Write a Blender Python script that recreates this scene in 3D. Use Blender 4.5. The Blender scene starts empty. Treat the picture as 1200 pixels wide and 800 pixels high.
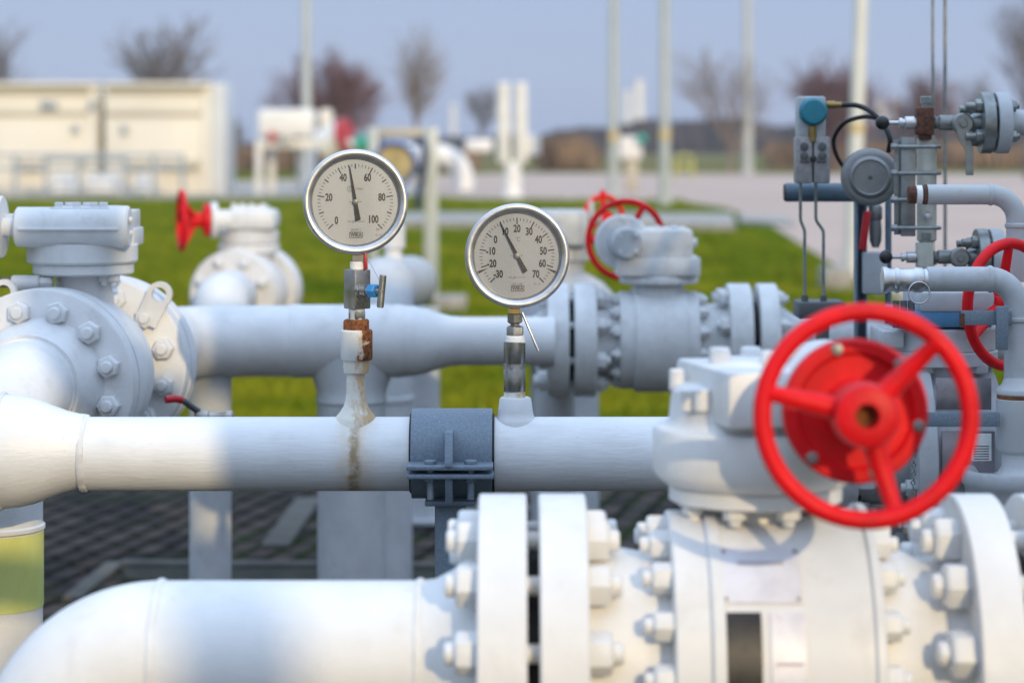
import bpy, bmesh, math, random
import numpy as np
from mathutils import Vector, Matrix, Quaternion

random.seed(7)
rng = np.random.default_rng(7)
SC = bpy.context.scene
COL = SC.collection
PI = math.pi

# ---------------------------------------------------------------- camera model
# The camera stands 1.4 m above the paving and looks along +Y; 85 mm lens on a full frame.
CAM_H = 1.4
FPX = 85.0 / 36.0 * 1200.0       # focal length in photograph pixels
HOR = 168.0                      # horizon row in the photograph

def P(x, y, D):
    """world point at depth D (metres) seen at photograph pixel x, y"""
    return Vector(((x - 600.0) * D / FPX, D, CAM_H - (y - HOR) * D / FPX))

def S(px, D):
    return px * D / FPX

def G(x, y):
    """point of the ground seen at pixel x, y (used to lay out roads)"""
    D = CAM_H * FPX / (y - HOR)
    return Vector(((x - 600.0) * D / FPX, D, 0.0))

X = Vector((1, 0, 0)); Y = Vector((0, 1, 0)); Z = Vector((0, 0, 1))

# ---------------------------------------------------------------- mesh helpers
def frame(d):
    d = Vector(d).normalized()
    ref = Z if abs(d.z) < 0.9 else X
    u = ref.cross(d).normalized()
    return u, d.cross(u).normalized(), d

class MB:
    def __init__(self):
        self.v = []; self.f = []
    def add(self, vs, fs):
        o = len(self.v)
        self.v.extend([tuple(p) for p in vs])
        self.f.extend([tuple(i + o for i in q) for q in fs])
        return self
    def lathe(self, o, d, prof, n=40, phase=0.0, cap0=True, cap1=True):
        u, w, d = frame(d); o = Vector(o)
        vs = []; fs = []
        m = len(prof)
        for t, r in prof:
            r = max(r, 1e-5)
            for k in range(n):
                a = 2 * PI * (k + phase) / n
                vs.append(o + d * t + (u * math.cos(a) + w * math.sin(a)) * r)
        for i in range(m - 1):
            for k in range(n):
                k2 = (k + 1) % n
                fs.append((i * n + k, i * n + k2, (i + 1) * n + k2, (i + 1) * n + k))
        if cap0: fs.append(tuple(reversed(range(n))))
        if cap1: fs.append(tuple((m - 1) * n + k for k in range(n)))
        return self.add(vs, fs)
    def cyl(self, a, b, r, r2=None, n=24, ch=0.0):
        a = Vector(a); b = Vector(b); L = (b - a).length
        r2 = r if r2 is None else r2
        if ch > 0:
            pr = [(0, r - ch), (ch, r), (L - ch, r2), (L, r2 - ch)]
        else:
            pr = [(0, r), (L, r2)]
        return self.lathe(a, b - a, pr, n)
    def sphere(self, c, r, n=20, m=10):
        pr = [(-r * math.cos(PI * i / m), r * math.sin(PI * i / m)) for i in range(m + 1)]
        return self.lathe(c, Z, pr, n)
    def tube(self, pts, r, n=24, caps=True):
        pts = [Vector(p) for p in pts]
        rs = r if isinstance(r, (list, tuple)) else [r] * len(pts)
        T = []
        for i in range(len(pts)):
            if i == 0: t = pts[1] - pts[0]
            elif i == len(pts) - 1: t = pts[-1] - pts[-2]
            else: t = (pts[i + 1] - pts[i]).normalized() + (pts[i] - pts[i - 1]).normalized()
            T.append(t.normalized())
        u, w, _ = frame(T[0])
        vs = []; fs = []
        for i, p in enumerate(pts):
            if i:
                q = T[i - 1].rotation_difference(T[i])
                u = q @ u
                u = (u - T[i] * u.dot(T[i])).normalized()
            w = T[i].cross(u)
            for k in range(n):
                a = 2 * PI * k / n
                vs.append(p + (u * math.cos(a) + w * math.sin(a)) * rs[i])
        for i in range(len(pts) - 1):
            for k in range(n):
                k2 = (k + 1) % n
                fs.append((i * n + k, i * n + k2, (i + 1) * n + k2, (i + 1) * n + k))
        if caps:
            fs.append(tuple(reversed(range(n))))
            fs.append(tuple((len(pts) - 1) * n + k for k in range(n)))
        return self.add(vs, fs)
    def torus(self, c, nrm, R, r, n=64, m=16, flat=1.0):
        u, w, d = frame(nrm); c = Vector(c)
        vs = []; fs = []
        for i in range(n):
            a = 2 * PI * i / n
            e = u * math.cos(a) + w * math.sin(a)
            for k in range(m):
                b = 2 * PI * k / m
                vs.append(c + e * (R + r * math.cos(b)) + d * (r * flat * math.sin(b)))
        for i in range(n):
            for k in range(m):
                i2 = (i + 1) % n; k2 = (k + 1) % m
                fs.append((i * m + k, i2 * m + k, i2 * m + k2, i * m + k2))
        return self.add(vs, fs)
    def box(self, c, size, M=None, bev=0.003, seg=2):
        bm = bmesh.new()
        bmesh.ops.create_cube(bm, size=1.0)
        for v in bm.verts:
            v.co = Vector((v.co.x * size[0], v.co.y * size[1], v.co.z * size[2]))
        if bev > 0:
            b = min(bev, min(size) * 0.45)
            bmesh.ops.bevel(bm, geom=list(bm.edges), offset=b, segments=seg, profile=0.5, affect='EDGES')
        bm.verts.index_update()
        c = Vector(c)
        vs = [(M @ v.co if M else v.co) + c for v in bm.verts]
        fs = [tuple(v.index for v in f.verts) for f in bm.faces]
        bm.free()
        return self.add(vs, fs)
    def pbox(self, x0, y0, x1, y1, D, depth, bev=0.003):
        """box whose outline is given in photograph pixels at depth D, 'depth' metres deep behind D"""
        a = P(x0, y0, D); b = P(x1, y1, D)
        c = (a + b) / 2 + Y * depth / 2
        return self.box(c, (abs(b.x - a.x), depth, abs(b.z - a.z)), None, bev)
    def prism(self, poly, o, u, w, depth):
        """extruded polygon: poly in (u, w) metres round o, extruded along u x w by depth"""
        o = Vector(o); u = Vector(u).normalized(); w = Vector(w).normalized(); d = u.cross(w)
        n = len(poly)
        vs = [o + u * a + w * b - d * depth / 2 for a, b in poly] + [o + u * a + w * b + d * depth / 2 for a, b in poly]
        fs = [tuple(reversed(range(n))), tuple(range(n, 2 * n))]
        for k in range(n):
            k2 = (k + 1) % n
            fs.append((k, k2, n + k2, n + k))
        return self.add(vs, fs)
    def ringplate(self, o, nrm, R, r, depth, n=32):
        """flat ring with a hole"""
        return self.lathe(o, nrm, [(0, r), (0, R), (depth, R), (depth, r), (0, r)], n, cap0=False, cap1=False)
    # pixel lathes: along X, or downward along Z
    def LX(self, D, yc, prof, n=56, **k):
        x0 = prof[0][0]
        return self.lathe(P(x0, yc, D), X, [(S(x - x0, D), S(r, D)) for x, r in prof], n, **k)
    def LZ(self, D, xc, prof, n=48, **k):
        y0 = prof[0][0]
        return self.lathe(P(xc, y0, D), -Z, [(S(y - y0, D), S(r, D)) for y, r in prof], n, **k)

    def build(self, name, m, parent=None, loc=None, sharp=38, smooth=True):
        return make_obj(name, self.v, self.f, m, parent, loc, sharp, smooth)

ORG = {}
def make_obj(name, v, f, m, parent=None, loc=None, sharp=38, smooth=True):
    me = bpy.data.meshes.new(name)
    if parent is not None: o0 = ORG[parent.name]
    elif loc is not None: o0 = Vector(loc)
    else:
        a = np.array(v); o0 = Vector(((a[:, 0].min() + a[:, 0].max()) / 2, (a[:, 1].min() + a[:, 1].max()) / 2, a[:, 2].min()))
    vv = [(p[0] - o0.x, p[1] - o0.y, p[2] - o0.z) for p in v]
    me.from_pydata(vv, [], f)
    me.update()
    bm = bmesh.new(); bm.from_mesh(me)
    bmesh.ops.recalc_face_normals(bm, faces=list(bm.faces))
    bm.to_mesh(me); bm.free()
    if smooth:
        me.shade_smooth()
        try: me.set_sharp_from_angle(angle=math.radians(sharp))
        except Exception: pass
    if m: me.materials.append(m)
    ob = bpy.data.objects.new(name, me)
    COL.objects.link(ob)
    if parent is not None:
        ob.parent = parent
    else:
        ob.location = o0
    ORG[ob.name] = o0.copy()
    return ob

def tag(o, label=None, cat=None, group=None, kind=None):
    if label: o['label'] = label
    if cat: o['category'] = cat
    if group: o['group'] = group
    if kind: o['kind'] = kind
    return o

def thing(name, label, cat, loc, group=None):
    e = bpy.data.objects.new(name, None)
    e.empty_display_size = 0.1
    COL.objects.link(e)
    e.location = loc
    ORG[e.name] = Vector(loc)
    return tag(e, label, cat, group)

def fillet(pts, R, n=10):
    pts = [Vector(p) for p in pts]
    Rs = R if isinstance(R, (list, tuple)) else [R] * len(pts)
    out = [pts[0]]
    for i in range(1, len(pts) - 1):
        a = (pts[i - 1] - pts[i]).normalized(); b = (pts[i + 1] - pts[i]).normalized()
        ang = a.angle(b)
        if ang > PI - 0.02: out.append(pts[i]); continue
        t = Rs[i] / math.tan(ang / 2)
        c = pts[i] + (a + b).normalized() * (Rs[i] / math.sin(ang / 2))
        s = pts[i] + a * t; e = pts[i] + b * t
        v0 = s - c; v1 = e - c
        q = v0.rotation_difference(v1)
        for k in range(n + 1):
            qq = Quaternion().slerp(q, k / n)
            out.append(c + qq @ v0)
    out.append(pts[-1])
    return out

def spline(pts, n=8):
    """Catmull-Rom through the points, for hoses and wires"""
    pts = [Vector(p) for p in pts]
    q = [pts[0] * 2 - pts[1]] + pts + [pts[-1] * 2 - pts[-2]]
    out = []
    for i in range(1, len(q) - 2):
        for k in range(n):
            t = k / n
            out.append(0.5 * ((2 * q[i]) + (-q[i - 1] + q[i + 1]) * t + (2 * q[i - 1] - 5 * q[i] + 4 * q[i + 1] - q[i + 2]) * t * t + (-q[i - 1] + 3 * q[i] - 3 * q[i + 1] + q[i + 2]) * t ** 3))
    out.append(pts[-1])
    return out

# nuts and bolts: one mesh per size and material, copied as child objects
_BOLT = {}
def bolt_mesh(r, h, m, stud=True, washer=False):
    key = (round(r, 5), round(h, 5), m.name, stud, washer)
    if key in _BOLT: return _BOLT[key]
    b = MB()
    if washer: b.lathe((0, 0, -0.0005), Z, [(0, r * 1.2), (h * 0.12, r * 1.2)], 24)
    b.lathe((0, 0, -0.001), Z, [(0, r * 0.96), (h * 0.1, r), (h * 0.86, r), (h, r * 0.86)], 6)
    if stud:
        b.lathe((0, 0, h * 0.9), Z, [(0, r * 0.52), (h * 0.42, r * 0.52), (h * 0.52, r * 0.42)], 16)
    me = bpy.data.meshes.new('bolt')
    me.from_pydata(b.v, [], b.f); me.update()
    bm = bmesh.new(); bm.from_mesh(me)
    bmesh.ops.recalc_face_normals(bm, faces=list(bm.faces))
    es = [e for e in bm.edges if len(e.link_faces) == 2 and e.calc_face_angle(0) > 0.5]
    bmesh.ops.bevel(bm, geom=es, offset=r * 0.03, segments=2, profile=0.5, affect='EDGES')
    bm.to_mesh(me); bm.free()
    me.shade_smooth(); me.set_sharp_from_angle(angle=math.radians(40))
    me.materials.append(m)
    _BOLT[key] = me
    return me

def bolt(parent, pos, d, r, h, m, stud=True, spin=0.0, washer=False, name='bolt'):
    ob = bpy.data.objects.new(name, bolt_mesh(r, h, m, stud, washer))
    COL.objects.link(ob)
    ob.parent = parent
    ob.location = Vector(pos) - ORG[parent.name]
    ob.rotation_mode = 'QUATERNION'
    ob.rotation_quaternion = Z.rotation_difference(Vector(d).normalized()) @ Quaternion(Z, spin)
    return ob

def bolt_ring(parent, c, axis, R, n, phase, d, r, h, m, stud=True, keep=None, washer=False):
    """n nuts on a circle of radius R round c in the plane normal to axis, heads pointing along d"""
    axis = Vector(axis).normalized()
    right = axis.cross(Z).normalized() if abs(axis.z) < 0.9 else X
    up = right.cross(axis).normalized()
    if up.z < 0: up = -up
    for k in range(n):
        a = phase + 2 * PI * k / n
        p = Vector(c) + (right * math.cos(a) + up * math.sin(a)) * R
        if keep and not keep(p): continue
        bolt(parent, p, d, r, h, m, stud, random.uniform(0, 1.0), washer)
# ---------------------------------------------------------------- materials
def new_mat(name):
    m = bpy.data.materials.new(name); m.use_nodes = True
    nt = m.node_tree; nt.nodes.clear()
    out = nt.nodes.new('ShaderNodeOutputMaterial')
    b = nt.nodes.new('ShaderNodeBsdfPrincipled')
    nt.links.new(b.outputs[0], out.inputs['Surface'])
    return m, nt, b

def N(nt, t, **k):
    n = nt.nodes.new(t)
    for a, v in k.items():
        if a in n.inputs.keys(): n.inputs[a].default_value = v
        else: setattr(n, a, v)
    return n

def rgba(c): return (c[0], c[1], c[2], 1.0)

def mixc(nt, fac, a, b, mode='MIX'):
    n = nt.nodes.new('ShaderNodeMix'); n.data_type = 'RGBA'; n.blend_type = mode
    for sock, val in ((n.inputs[0], fac), (n.inputs[6], a), (n.inputs[7], b)):
        if hasattr(val, 'is_linked') or hasattr(val, 'links'): nt.links.new(val, sock)
        elif isinstance(val, (int, float)): sock.default_value = val
        else: sock.default_value = rgba(val)
    return n.outputs[2]

def ramp(nt, src, p0, p1, v0=0.0, v1=1.0):
    r = nt.nodes.new('ShaderNodeMapRange')
    r.interpolation_type = 'SMOOTHSTEP'
    for i, val in ((1, p0), (2, p1), (3, v0), (4, v1)): r.inputs[i].default_value = val
    nt.links.new(src, r.inputs[0])
    return r.outputs[0]

def noise(nt, coord, scale, detail=4.0, rough=0.55, stretch=None):
    n = N(nt, 'ShaderNodeTexNoise', Scale=scale, Detail=detail, Roughness=rough)
    if stretch:
        mp = nt.nodes.new('ShaderNodeMapping'); mp.inputs['Scale'].default_value = stretch
        nt.links.new(coord, mp.inputs[0]); nt.links.new(mp.outputs[0], n.inputs[0])
    else:
        nt.links.new(coord, n.inputs[0])
    return n.outputs[0]

def bump(nt, bsdf, src, strength, dist):
    b = N(nt, 'ShaderNodeBump', Strength=strength, Distance=dist)
    nt.links.new(src, b.inputs['Height']); nt.links.new(b.outputs[0], bsdf.inputs['Normal'])
    return b

def simple(name, c, rough=0.45, metal=0.0, var=0.06, vs=18.0, bs=0.15, bscale=60.0, bd=0.002, spec=0.5, dirt=None, dirt_amt=0.0, dscale=9.0, blot=0.0, chips=None):
    m, nt, b = new_mat(name)
    co = nt.nodes.new('ShaderNodeTexCoord').outputs['Object']
    n1 = noise(nt, co, vs)
    lo = [x * (1 - var * 2.2) for x in c]; hi = [min(0.95, x * (1 + var)) for x in c]
    col = mixc(nt, ramp(nt, n1, 0.3, 0.7), lo, hi)
    if blot:
        nb = noise(nt, co, 5.0, 5.0, 0.65)
        col = mixc(nt, ramp(nt, nb, 0.35, 0.7, 0.0, blot), col, [x * 0.72 for x in c])
        ns = noise(nt, co, 16.0, 5.0, 0.65, (1.0, 1.0, 0.16))
        col = mixc(nt, ramp(nt, ns, 0.55, 0.75, 0.0, blot), col, [c[0] * 0.66, c[1] * 0.64, c[2] * 0.60])
    if dirt:
        n3 = noise(nt, co, dscale, 6.0, 0.7)
        col = mixc(nt, ramp(nt, n3, 0.52, 0.78, 0.0, dirt_amt), col, dirt)
    if chips:
        n4 = noise(nt, co, 95.0, 5.0, 0.7)
        col = mixc(nt, ramp(nt, n4, 0.69, 0.73, 0.0, 0.75), col, chips)
    nt.links.new(col, b.inputs['Base Color'])
    b.inputs['Metallic'].default_value = metal
    rn = ramp(nt, noise(nt, co, vs * 1.7), 0.2, 0.8, max(0.05, rough - 0.08), min(1, rough + 0.1))
    nt.links.new(rn, b.inputs['Roughness'])
    b.inputs['Specular IOR Level'].default_value = spec
    if bs > 0: bump(nt, b, noise(nt, co, bscale, 5.0, 0.6), bs, bd)
    return m

M = {}
M['white_paint'] = simple('white_paint', (0.70, 0.71, 0.72), 0.46, 0, 0.03, 14, 0.4, 130, 0.0016, 0.4, dirt=(0.40, 0.38, 0.35), dirt_amt=0.35, dscale=22, blot=0.35, chips=(0.42, 0.38, 0.34))
M['bright_paint'] = simple('bright_paint', (0.75, 0.75, 0.745), 0.45, 0, 0.03, 11, 0.35, 70, 0.0016, 0.4, dirt=(0.50, 0.44, 0.36), dirt_amt=0.32, dscale=12, blot=0.28, chips=(0.45, 0.36, 0.28))
M['shaded_column_paint'] = simple('shaded_column_paint', (0.50, 0.52, 0.54), 0.5, 0, 0.04, 14, 0.3, 130, 0.0014, 0.3, dirt=(0.30, 0.28, 0.25), dirt_amt=0.4, dscale=16, blot=0.3)  # white paint darkened to stand in for shading on columns and risers
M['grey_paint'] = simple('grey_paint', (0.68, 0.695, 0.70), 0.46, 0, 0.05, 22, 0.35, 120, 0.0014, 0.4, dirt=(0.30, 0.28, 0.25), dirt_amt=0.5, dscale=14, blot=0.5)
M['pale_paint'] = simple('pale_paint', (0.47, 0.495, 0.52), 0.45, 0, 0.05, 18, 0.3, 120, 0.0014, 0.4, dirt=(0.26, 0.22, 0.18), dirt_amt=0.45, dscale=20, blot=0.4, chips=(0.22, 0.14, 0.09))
M['dark_grey'] = simple('dark_grey', (0.10, 0.105, 0.11), 0.5, 0.2, 0.08, 25, 0.2, 90)
M['gasket'] = simple('gasket', (0.02, 0.02, 0.021), 0.7, 0, 0.1, 30, 0.2, 60)
M['black_plastic'] = simple('black_plastic', (0.012, 0.012, 0.013), 0.35, 0, 0.1, 40, 0.05, 60)
M['rubber'] = simple('rubber', (0.018, 0.018, 0.02), 0.6, 0, 0.1, 40, 0.2, 90)
M['galvanised'] = None
M['steel'] = simple('steel', (0.36, 0.34, 0.31), 0.32, 0.9, 0.08, 60, 0.1, 240, 0.0005)
M['bright_steel'] = simple('bright_steel', (0.58, 0.58, 0.585), 0.33, 0.9, 0.05, 40, 0.0)
M['zinc'] = simple('zinc', (0.27, 0.29, 0.285), 0.38, 0.65, 0.12, 40, 0.2, 120, 0.0008, dirt=(0.2, 0.15, 0.08), dirt_amt=0.4, dscale=40)
M['red_paint'] = simple('red_paint', (0.76, 0.006, 0.012), 0.45, 0, 0.10, 18, 0.45, 140, 0.0012, 0.22, dirt=(0.42, 0.02, 0.02), dirt_amt=0.7, dscale=20, blot=0.4, chips=(0.30, 0.06, 0.04))
M['tag_red'] = simple('tag_red', (0.5, 0.012, 0.02), 0.4, 0, 0.05, 25, 0.0)
M['blue_plastic'] = simple('blue_plastic', (0.02, 0.22, 0.55), 0.35, 0, 0.05, 40, 0.05, 60)
M['teal_plastic'] = simple('teal_plastic', (0.012, 0.19, 0.26), 0.4, 0, 0.06, 40, 0.05, 60)
M['blue_paint'] = simple('blue_paint', (0.06, 0.22, 0.40), 0.45, 0, 0.08, 40, 0.1, 60, dirt=(0.2, 0.12, 0.05), dirt_amt=0.5, dscale=40)
M['slate_blue'] = simple('slate_blue', (0.10, 0.16, 0.21), 0.45, 0, 0.08, 30, 0.1, 60)
M['tape'] = simple('tape', (0.85, 0.85, 0.84), 0.6, 0, 0.04, 90, 0.6, 220, 0.002)
M['brass'] = simple('brass', (0.32, 0.22, 0.08), 0.35, 0.8, 0.1, 60, 0.2, 120)
M['aluminium'] = simple('aluminium', (0.25, 0.25, 0.25), 0.38, 0.5, 0.06, 40, 0.15, 120, dirt=(0.12, 0.12, 0.12), dirt_amt=0.4, dscale=25)
M['plate_metal'] = simple('plate_metal', (0.30, 0.28, 0.30), 0.35, 0.6, 0.1, 40, 0.15, 60, dirt=(0.3, 0.1, 0.06), dirt_amt=0.4, dscale=40)
M['cream_paint'] = simple('cream_paint', (0.52, 0.52, 0.45), 0.45, 0, 0.08, 30, 0.2, 100, dirt=(0.3, 0.2, 0.1), dirt_amt=0.4, dscale=30)
M['plate_white'] = simple('plate_white', (0.74, 0.73, 0.78), 0.35, 0.1, 0.05, 40, 0.05, 60, dirt=(0.4, 0.3, 0.25), dirt_amt=0.4, dscale=40)
M['plate_ink'] = simple('plate_ink', (0.48, 0.44, 0.46), 0.5, 0, 0.0, 10, 0)
M['ink'] = simple('ink', (0.012, 0.012, 0.012), 0.5, 0, 0.0, 10, 0)
M['grey_ink'] = simple('grey_ink', (0.10, 0.10, 0.10), 0.5, 0, 0.0, 10, 0)
M['concrete'] = simple('concrete', (0.36, 0.34, 0.31), 0.85, 0, 0.12, 6, 0.5, 40, 0.004, dirt=(0.16, 0.15, 0.12), dirt_amt=0.6, dscale=4)
M['kerb_stone'] = simple('kerb_stone', (0.09, 0.085, 0.075), 0.9, 0, 0.12, 6, 0.5, 40, 0.004, dirt=(0.06, 0.08, 0.03), dirt_amt=0.8, dscale=5)
M['gravel'] = simple('gravel', (0.40, 0.37, 0.32), 0.9, 0, 0.2, 3, 0.6, 30, 0.01)
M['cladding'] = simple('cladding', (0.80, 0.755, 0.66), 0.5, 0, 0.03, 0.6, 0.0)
M['cladding_shaded'] = simple('cladding_shaded', (0.62, 0.65, 0.68), 0.5, 0, 0.03, 0.6, 0.0)  # cladding toned down for the weaker light on the end wall
M['trim'] = simple('trim', (0.48, 0.44, 0.36), 0.5, 0, 0.03, 0.6, 0.0)
M['vent_metal'] = simple('vent_metal', (0.36, 0.40, 0.44), 0.5, 0.2, 0.03, 2, 0.0)
M['far_white'] = simple('far_white', (0.80, 0.79, 0.77), 0.5, 0, 0.04, 1.0, 0.0)
M['pole_paint'] = simple('pole_paint', (0.46, 0.50, 0.50), 0.45, 0.1, 0.05, 1.5, 0.1, 20)
M['pole_bright'] = simple('pole_bright', (0.66, 0.67, 0.65), 0.45, 0.1, 0.05, 1.5, 0.1, 20)
M['band_yellow'] = simple('band_yellow', (0.60, 0.47, 0.24), 0.5, 0, 0.05, 5, 0.0)
M['rail_metal'] = simple('rail_metal', (0.34, 0.40, 0.46), 0.5, 0.2, 0.05, 5, 0.0)
M['far_red'] = simple('far_red', (0.5, 0.03, 0.035), 0.5, 0, 0.05, 5, 0.0)
M['far_green'] = simple('far_green', (0.03, 0.33, 0.24), 0.5, 0, 0.05, 5, 0.0)
M['far_yellow'] = simple('far_yellow', (0.50, 0.48, 0.12), 0.5, 0, 0.05, 5, 0.0)
M['bark'] = simple('bark', (0.19, 0.165, 0.165), 0.9, 0, 0.15, 2, 0.0)
M['bark_pale'] = simple('bark_pale', (0.27, 0.215, 0.18), 0.9, 0, 0.15, 2, 0.0)
M['bark_red'] = simple('bark_red', (0.19, 0.105, 0.10), 0.9, 0, 0.2, 2, 0.0)
M['reed'] = simple('reed', (0.27, 0.18, 0.11), 0.9, 0, 0.25, 0.4, 0.0)
M['far_wood'] = simple('far_wood', (0.06, 0.045, 0.047), 0.95, 0, 0.25, 0.15, 0.0)
M['shade_panel'] = simple('shade_panel', (0.35, 0.37, 0.38), 0.5, 0.2, 0.05, 2, 0.1)  # sheet of the added shade casters behind the camera
M['gravel_soil'] = simple('gravel_soil', (0.02, 0.024, 0.012), 0.95, 0, 0.3, 12, 0.8, 60, 0.01)

def galvanised():
    m, nt, b = new_mat('galvanised')
    co = nt.nodes.new('ShaderNodeTexCoord').outputs['Object']
    v = N(nt, 'ShaderNodeTexVoronoi', Scale=160.0); nt.links.new(co, v.inputs['Vector'])
    n1 = noise(nt, co, 260.0, 6.0, 0.7)
    c1 = mixc(nt, ramp(nt, n1, 0.35, 0.7), (0.13, 0.175, 0.225), (0.19, 0.24, 0.29))
    sp = noise(nt, co, 330.0, 2.0, 0.5)
    c2 = mixc(nt, ramp(nt, sp, 0.68, 0.76, 0.0, 0.5), c1, (0.48, 0.52, 0.57))
    nt.links.new(c2, b.inputs['Base Color'])
    b.inputs['Metallic'].default_value = 0.12
    b.inputs['Roughness'].default_value = 0.5
    bump(nt, b, n1, 0.3, 0.001)
    return m
M['galvanised'] = galvanised()

def rusty(name, paint, amount=0.5, scale=28.0, side=0.0):
    """paint flaking to rust; optional falling coverage with object height"""
    m, nt, b = new_mat(name)
    tc = nt.nodes.new('ShaderNodeTexCoord'); co = tc.outputs['Object']
    n1 = noise(nt, co, scale, 8.0, 0.65)
    if side:
        sx = nt.nodes.new('ShaderNodeSeparateXYZ'); nt.links.new(co, sx.inputs[0])
        ad = N(nt, 'ShaderNodeMath', operation='MULTIPLY_ADD'); nt.links.new(sx.outputs[0], ad.inputs[0]); ad.inputs[1].default_value = side; nt.links.new(n1, ad.inputs[2]); n1 = ad.outputs[0]
    mask = ramp(nt, n1, 0.62 - amount * 0.35, 0.66 - amount * 0.35)
    edge = ramp(nt, n1, 0.52 - amount * 0.35, 0.68 - amount * 0.35)
    n2 = noise(nt, co, scale * 5, 5.0, 0.7)
    rust = mixc(nt, ramp(nt, n2, 0.3, 0.7), (0.05, 0.018, 0.008), (0.30, 0.10, 0.022))
    c = mixc(nt, edge, paint, (0.55, 0.35, 0.17))
    c = mixc(nt, mask, c, rust)
    nt.links.new(c, b.inputs['Base Color'])
    nt.links.new(ramp(nt, mask, 0, 1, 0.42, 0.85), b.inputs['Roughness'])
    bump(nt, b, n1, 0.5, 0.002)
    return m
M['rusty_collar'] = rusty('rusty_collar', (0.72, 0.72, 0.70), 0.14, 30, 9.0)
M['rusty_hex'] = rusty('rusty_hex', (0.72, 0.70, 0.66), 0.85, 40, 5.0)
M['rust'] = rusty('rust', (0.3, 0.14, 0.05), 0.9, 60)
M['rust_brown'] = simple('rust_brown', (0.115, 0.042, 0.022), 0.75, 0, 0.25, 120, 0.6, 160, 0.002, dirt=(0.03, 0.015, 0.01), dirt_amt=0.9, dscale=70)
M['cast_steel'] = simple('cast_steel', (0.33, 0.32, 0.315), 0.5, 0.2, 0.1, 60, 0.4, 160, 0.001, dirt=(0.12, 0.11, 0.1), dirt_amt=0.5, dscale=50)
M['stained_paint'] = rusty('stained_paint', (0.46, 0.48, 0.49), -0.2, 40)

def mid_pipe_paint():
    """white brush-applied paint with a rust run below the gauge nozzle and brush marks round the pipe"""
    m, nt, b = new_mat('pipe_brush_paint')
    tc = nt.nodes.new('ShaderNodeTexCoord'); co = tc.outputs['Object']
    n1 = noise(nt, co, 14.0)
    col = mixc(nt, ramp(nt, n1, 0.3, 0.7), (0.69, 0.70, 0.71), (0.74, 0.75, 0.755))
    chips = noise(nt, co, 105.0, 6.0, 0.7)
    col = mixc(nt, ramp(nt, chips, 0.66, 0.71, 0.0, 0.55), col, (0.40, 0.39, 0.37))
    grime = noise(nt, co, 6.0, 6.0, 0.7, (1.0, 3.0, 3.0))
    col = mixc(nt, ramp(nt, grime, 0.5, 0.78, 0.0, 0.42), col, (0.45, 0.44, 0.42))
    sx = nt.nodes.new('ShaderNodeSeparateXYZ'); nt.links.new(co, sx.inputs[0])
    # run of rust water: a narrow streak in x round the nozzle at x = 0 of the object
    wob = noise(nt, co, 30.0, 3.0, 0.5)
    mx = N(nt, 'ShaderNodeMath', operation='MULTIPLY_ADD'); nt.links.new(wob, mx.inputs[0]); mx.inputs[1].default_value = 0.022; nt.links.new(sx.outputs[0], mx.inputs[2])
    ab = N(nt, 'ShaderNodeMath', operation='ABSOLUTE'); 
    sh = N(nt, 'ShaderNodeMath', operation='SUBTRACT'); nt.links.new(mx.outputs[0], sh.inputs[0]); sh.inputs[1].default_value = 0.012
    nt.links.new(sh.outputs[0], ab.inputs[0])
    core = ramp(nt, ab.outputs[0], 0.002, 0.014, 1.0, 0.0)
    wide = ramp(nt, ab.outputs[0], 0.004, 0.042, 1.0, 0.0)
    brk = ramp(nt, noise(nt, co, 60.0, 5.0, 0.7), 0.3, 0.6, 0.35, 1.0)
    k1 = N(nt, 'ShaderNodeMath', operation='MULTIPLY'); nt.links.new(core, k1.inputs[0]); nt.links.new(brk, k1.inputs[1])
    k2 = N(nt, 'ShaderNodeMath', operation='MULTIPLY'); nt.links.new(wide, k2.inputs[0]); nt.links.new(brk, k2.inputs[1])
    k3 = N(nt, 'ShaderNodeMath', operation='MULTIPLY'); nt.links.new(k2.outputs[0], k3.inputs[0]); k3.inputs[1].default_value = 0.65
    k4 = N(nt, 'ShaderNodeMath', operation='MULTIPLY'); nt.links.new(k1.outputs[0], k4.inputs[0]); k4.inputs[1].default_value = 0.9
    col = mixc(nt, k3.outputs[0], col, (0.60, 0.46, 0.28))
    col = mixc(nt, k4.outputs[0], col, (0.30, 0.205, 0.10))
    nt.links.new(col, b.inputs['Base Color'])
    b.inputs['Roughness'].default_value = 0.43
    st = noise(nt, co, 22.0, 6.0, 0.65, (1.0, 7.0, 7.0))
    bump(nt, b, st, 0.35, 0.0022)
    return m
M['pipe_brush_paint'] = mid_pipe_paint()

def nozzle_paint():
    m, nt, b = new_mat('nozzle_paint')
    co = nt.nodes.new('ShaderNodeTexCoord').outputs['Object']
    sx = nt.nodes.new('ShaderNodeSeparateXYZ'); nt.links.new(co, sx.inputs[0])
    n = noise(nt, co, 55.0, 6.0, 0.7, (1.4, 1.4, 0.5))
    add = N(nt, 'ShaderNodeMath', operation='MULTIPLY_ADD'); nt.links.new(sx.outputs[0], add.inputs[0]); add.inputs[1].default_value = 9.0; nt.links.new(n, add.inputs[2])
    c = mixc(nt, ramp(nt, add.outputs[0], 0.42, 0.72, 0.0, 0.9), (0.70, 0.67, 0.59), (0.46, 0.29, 0.13))
    c = mixc(nt, ramp(nt, noise(nt, co, 120.0, 6, 0.7), 0.6, 0.7, 0, 0.5), c, (0.28, 0.19, 0.11))
    nt.links.new(c, b.inputs['Base Color']); b.inputs['Roughness'].default_value = 0.55
    bump(nt, b, noise(nt, co, 90.0, 6, 0.7), 0.5, 0.002)
    return m
M['nozzle_paint'] = nozzle_paint()

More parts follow.
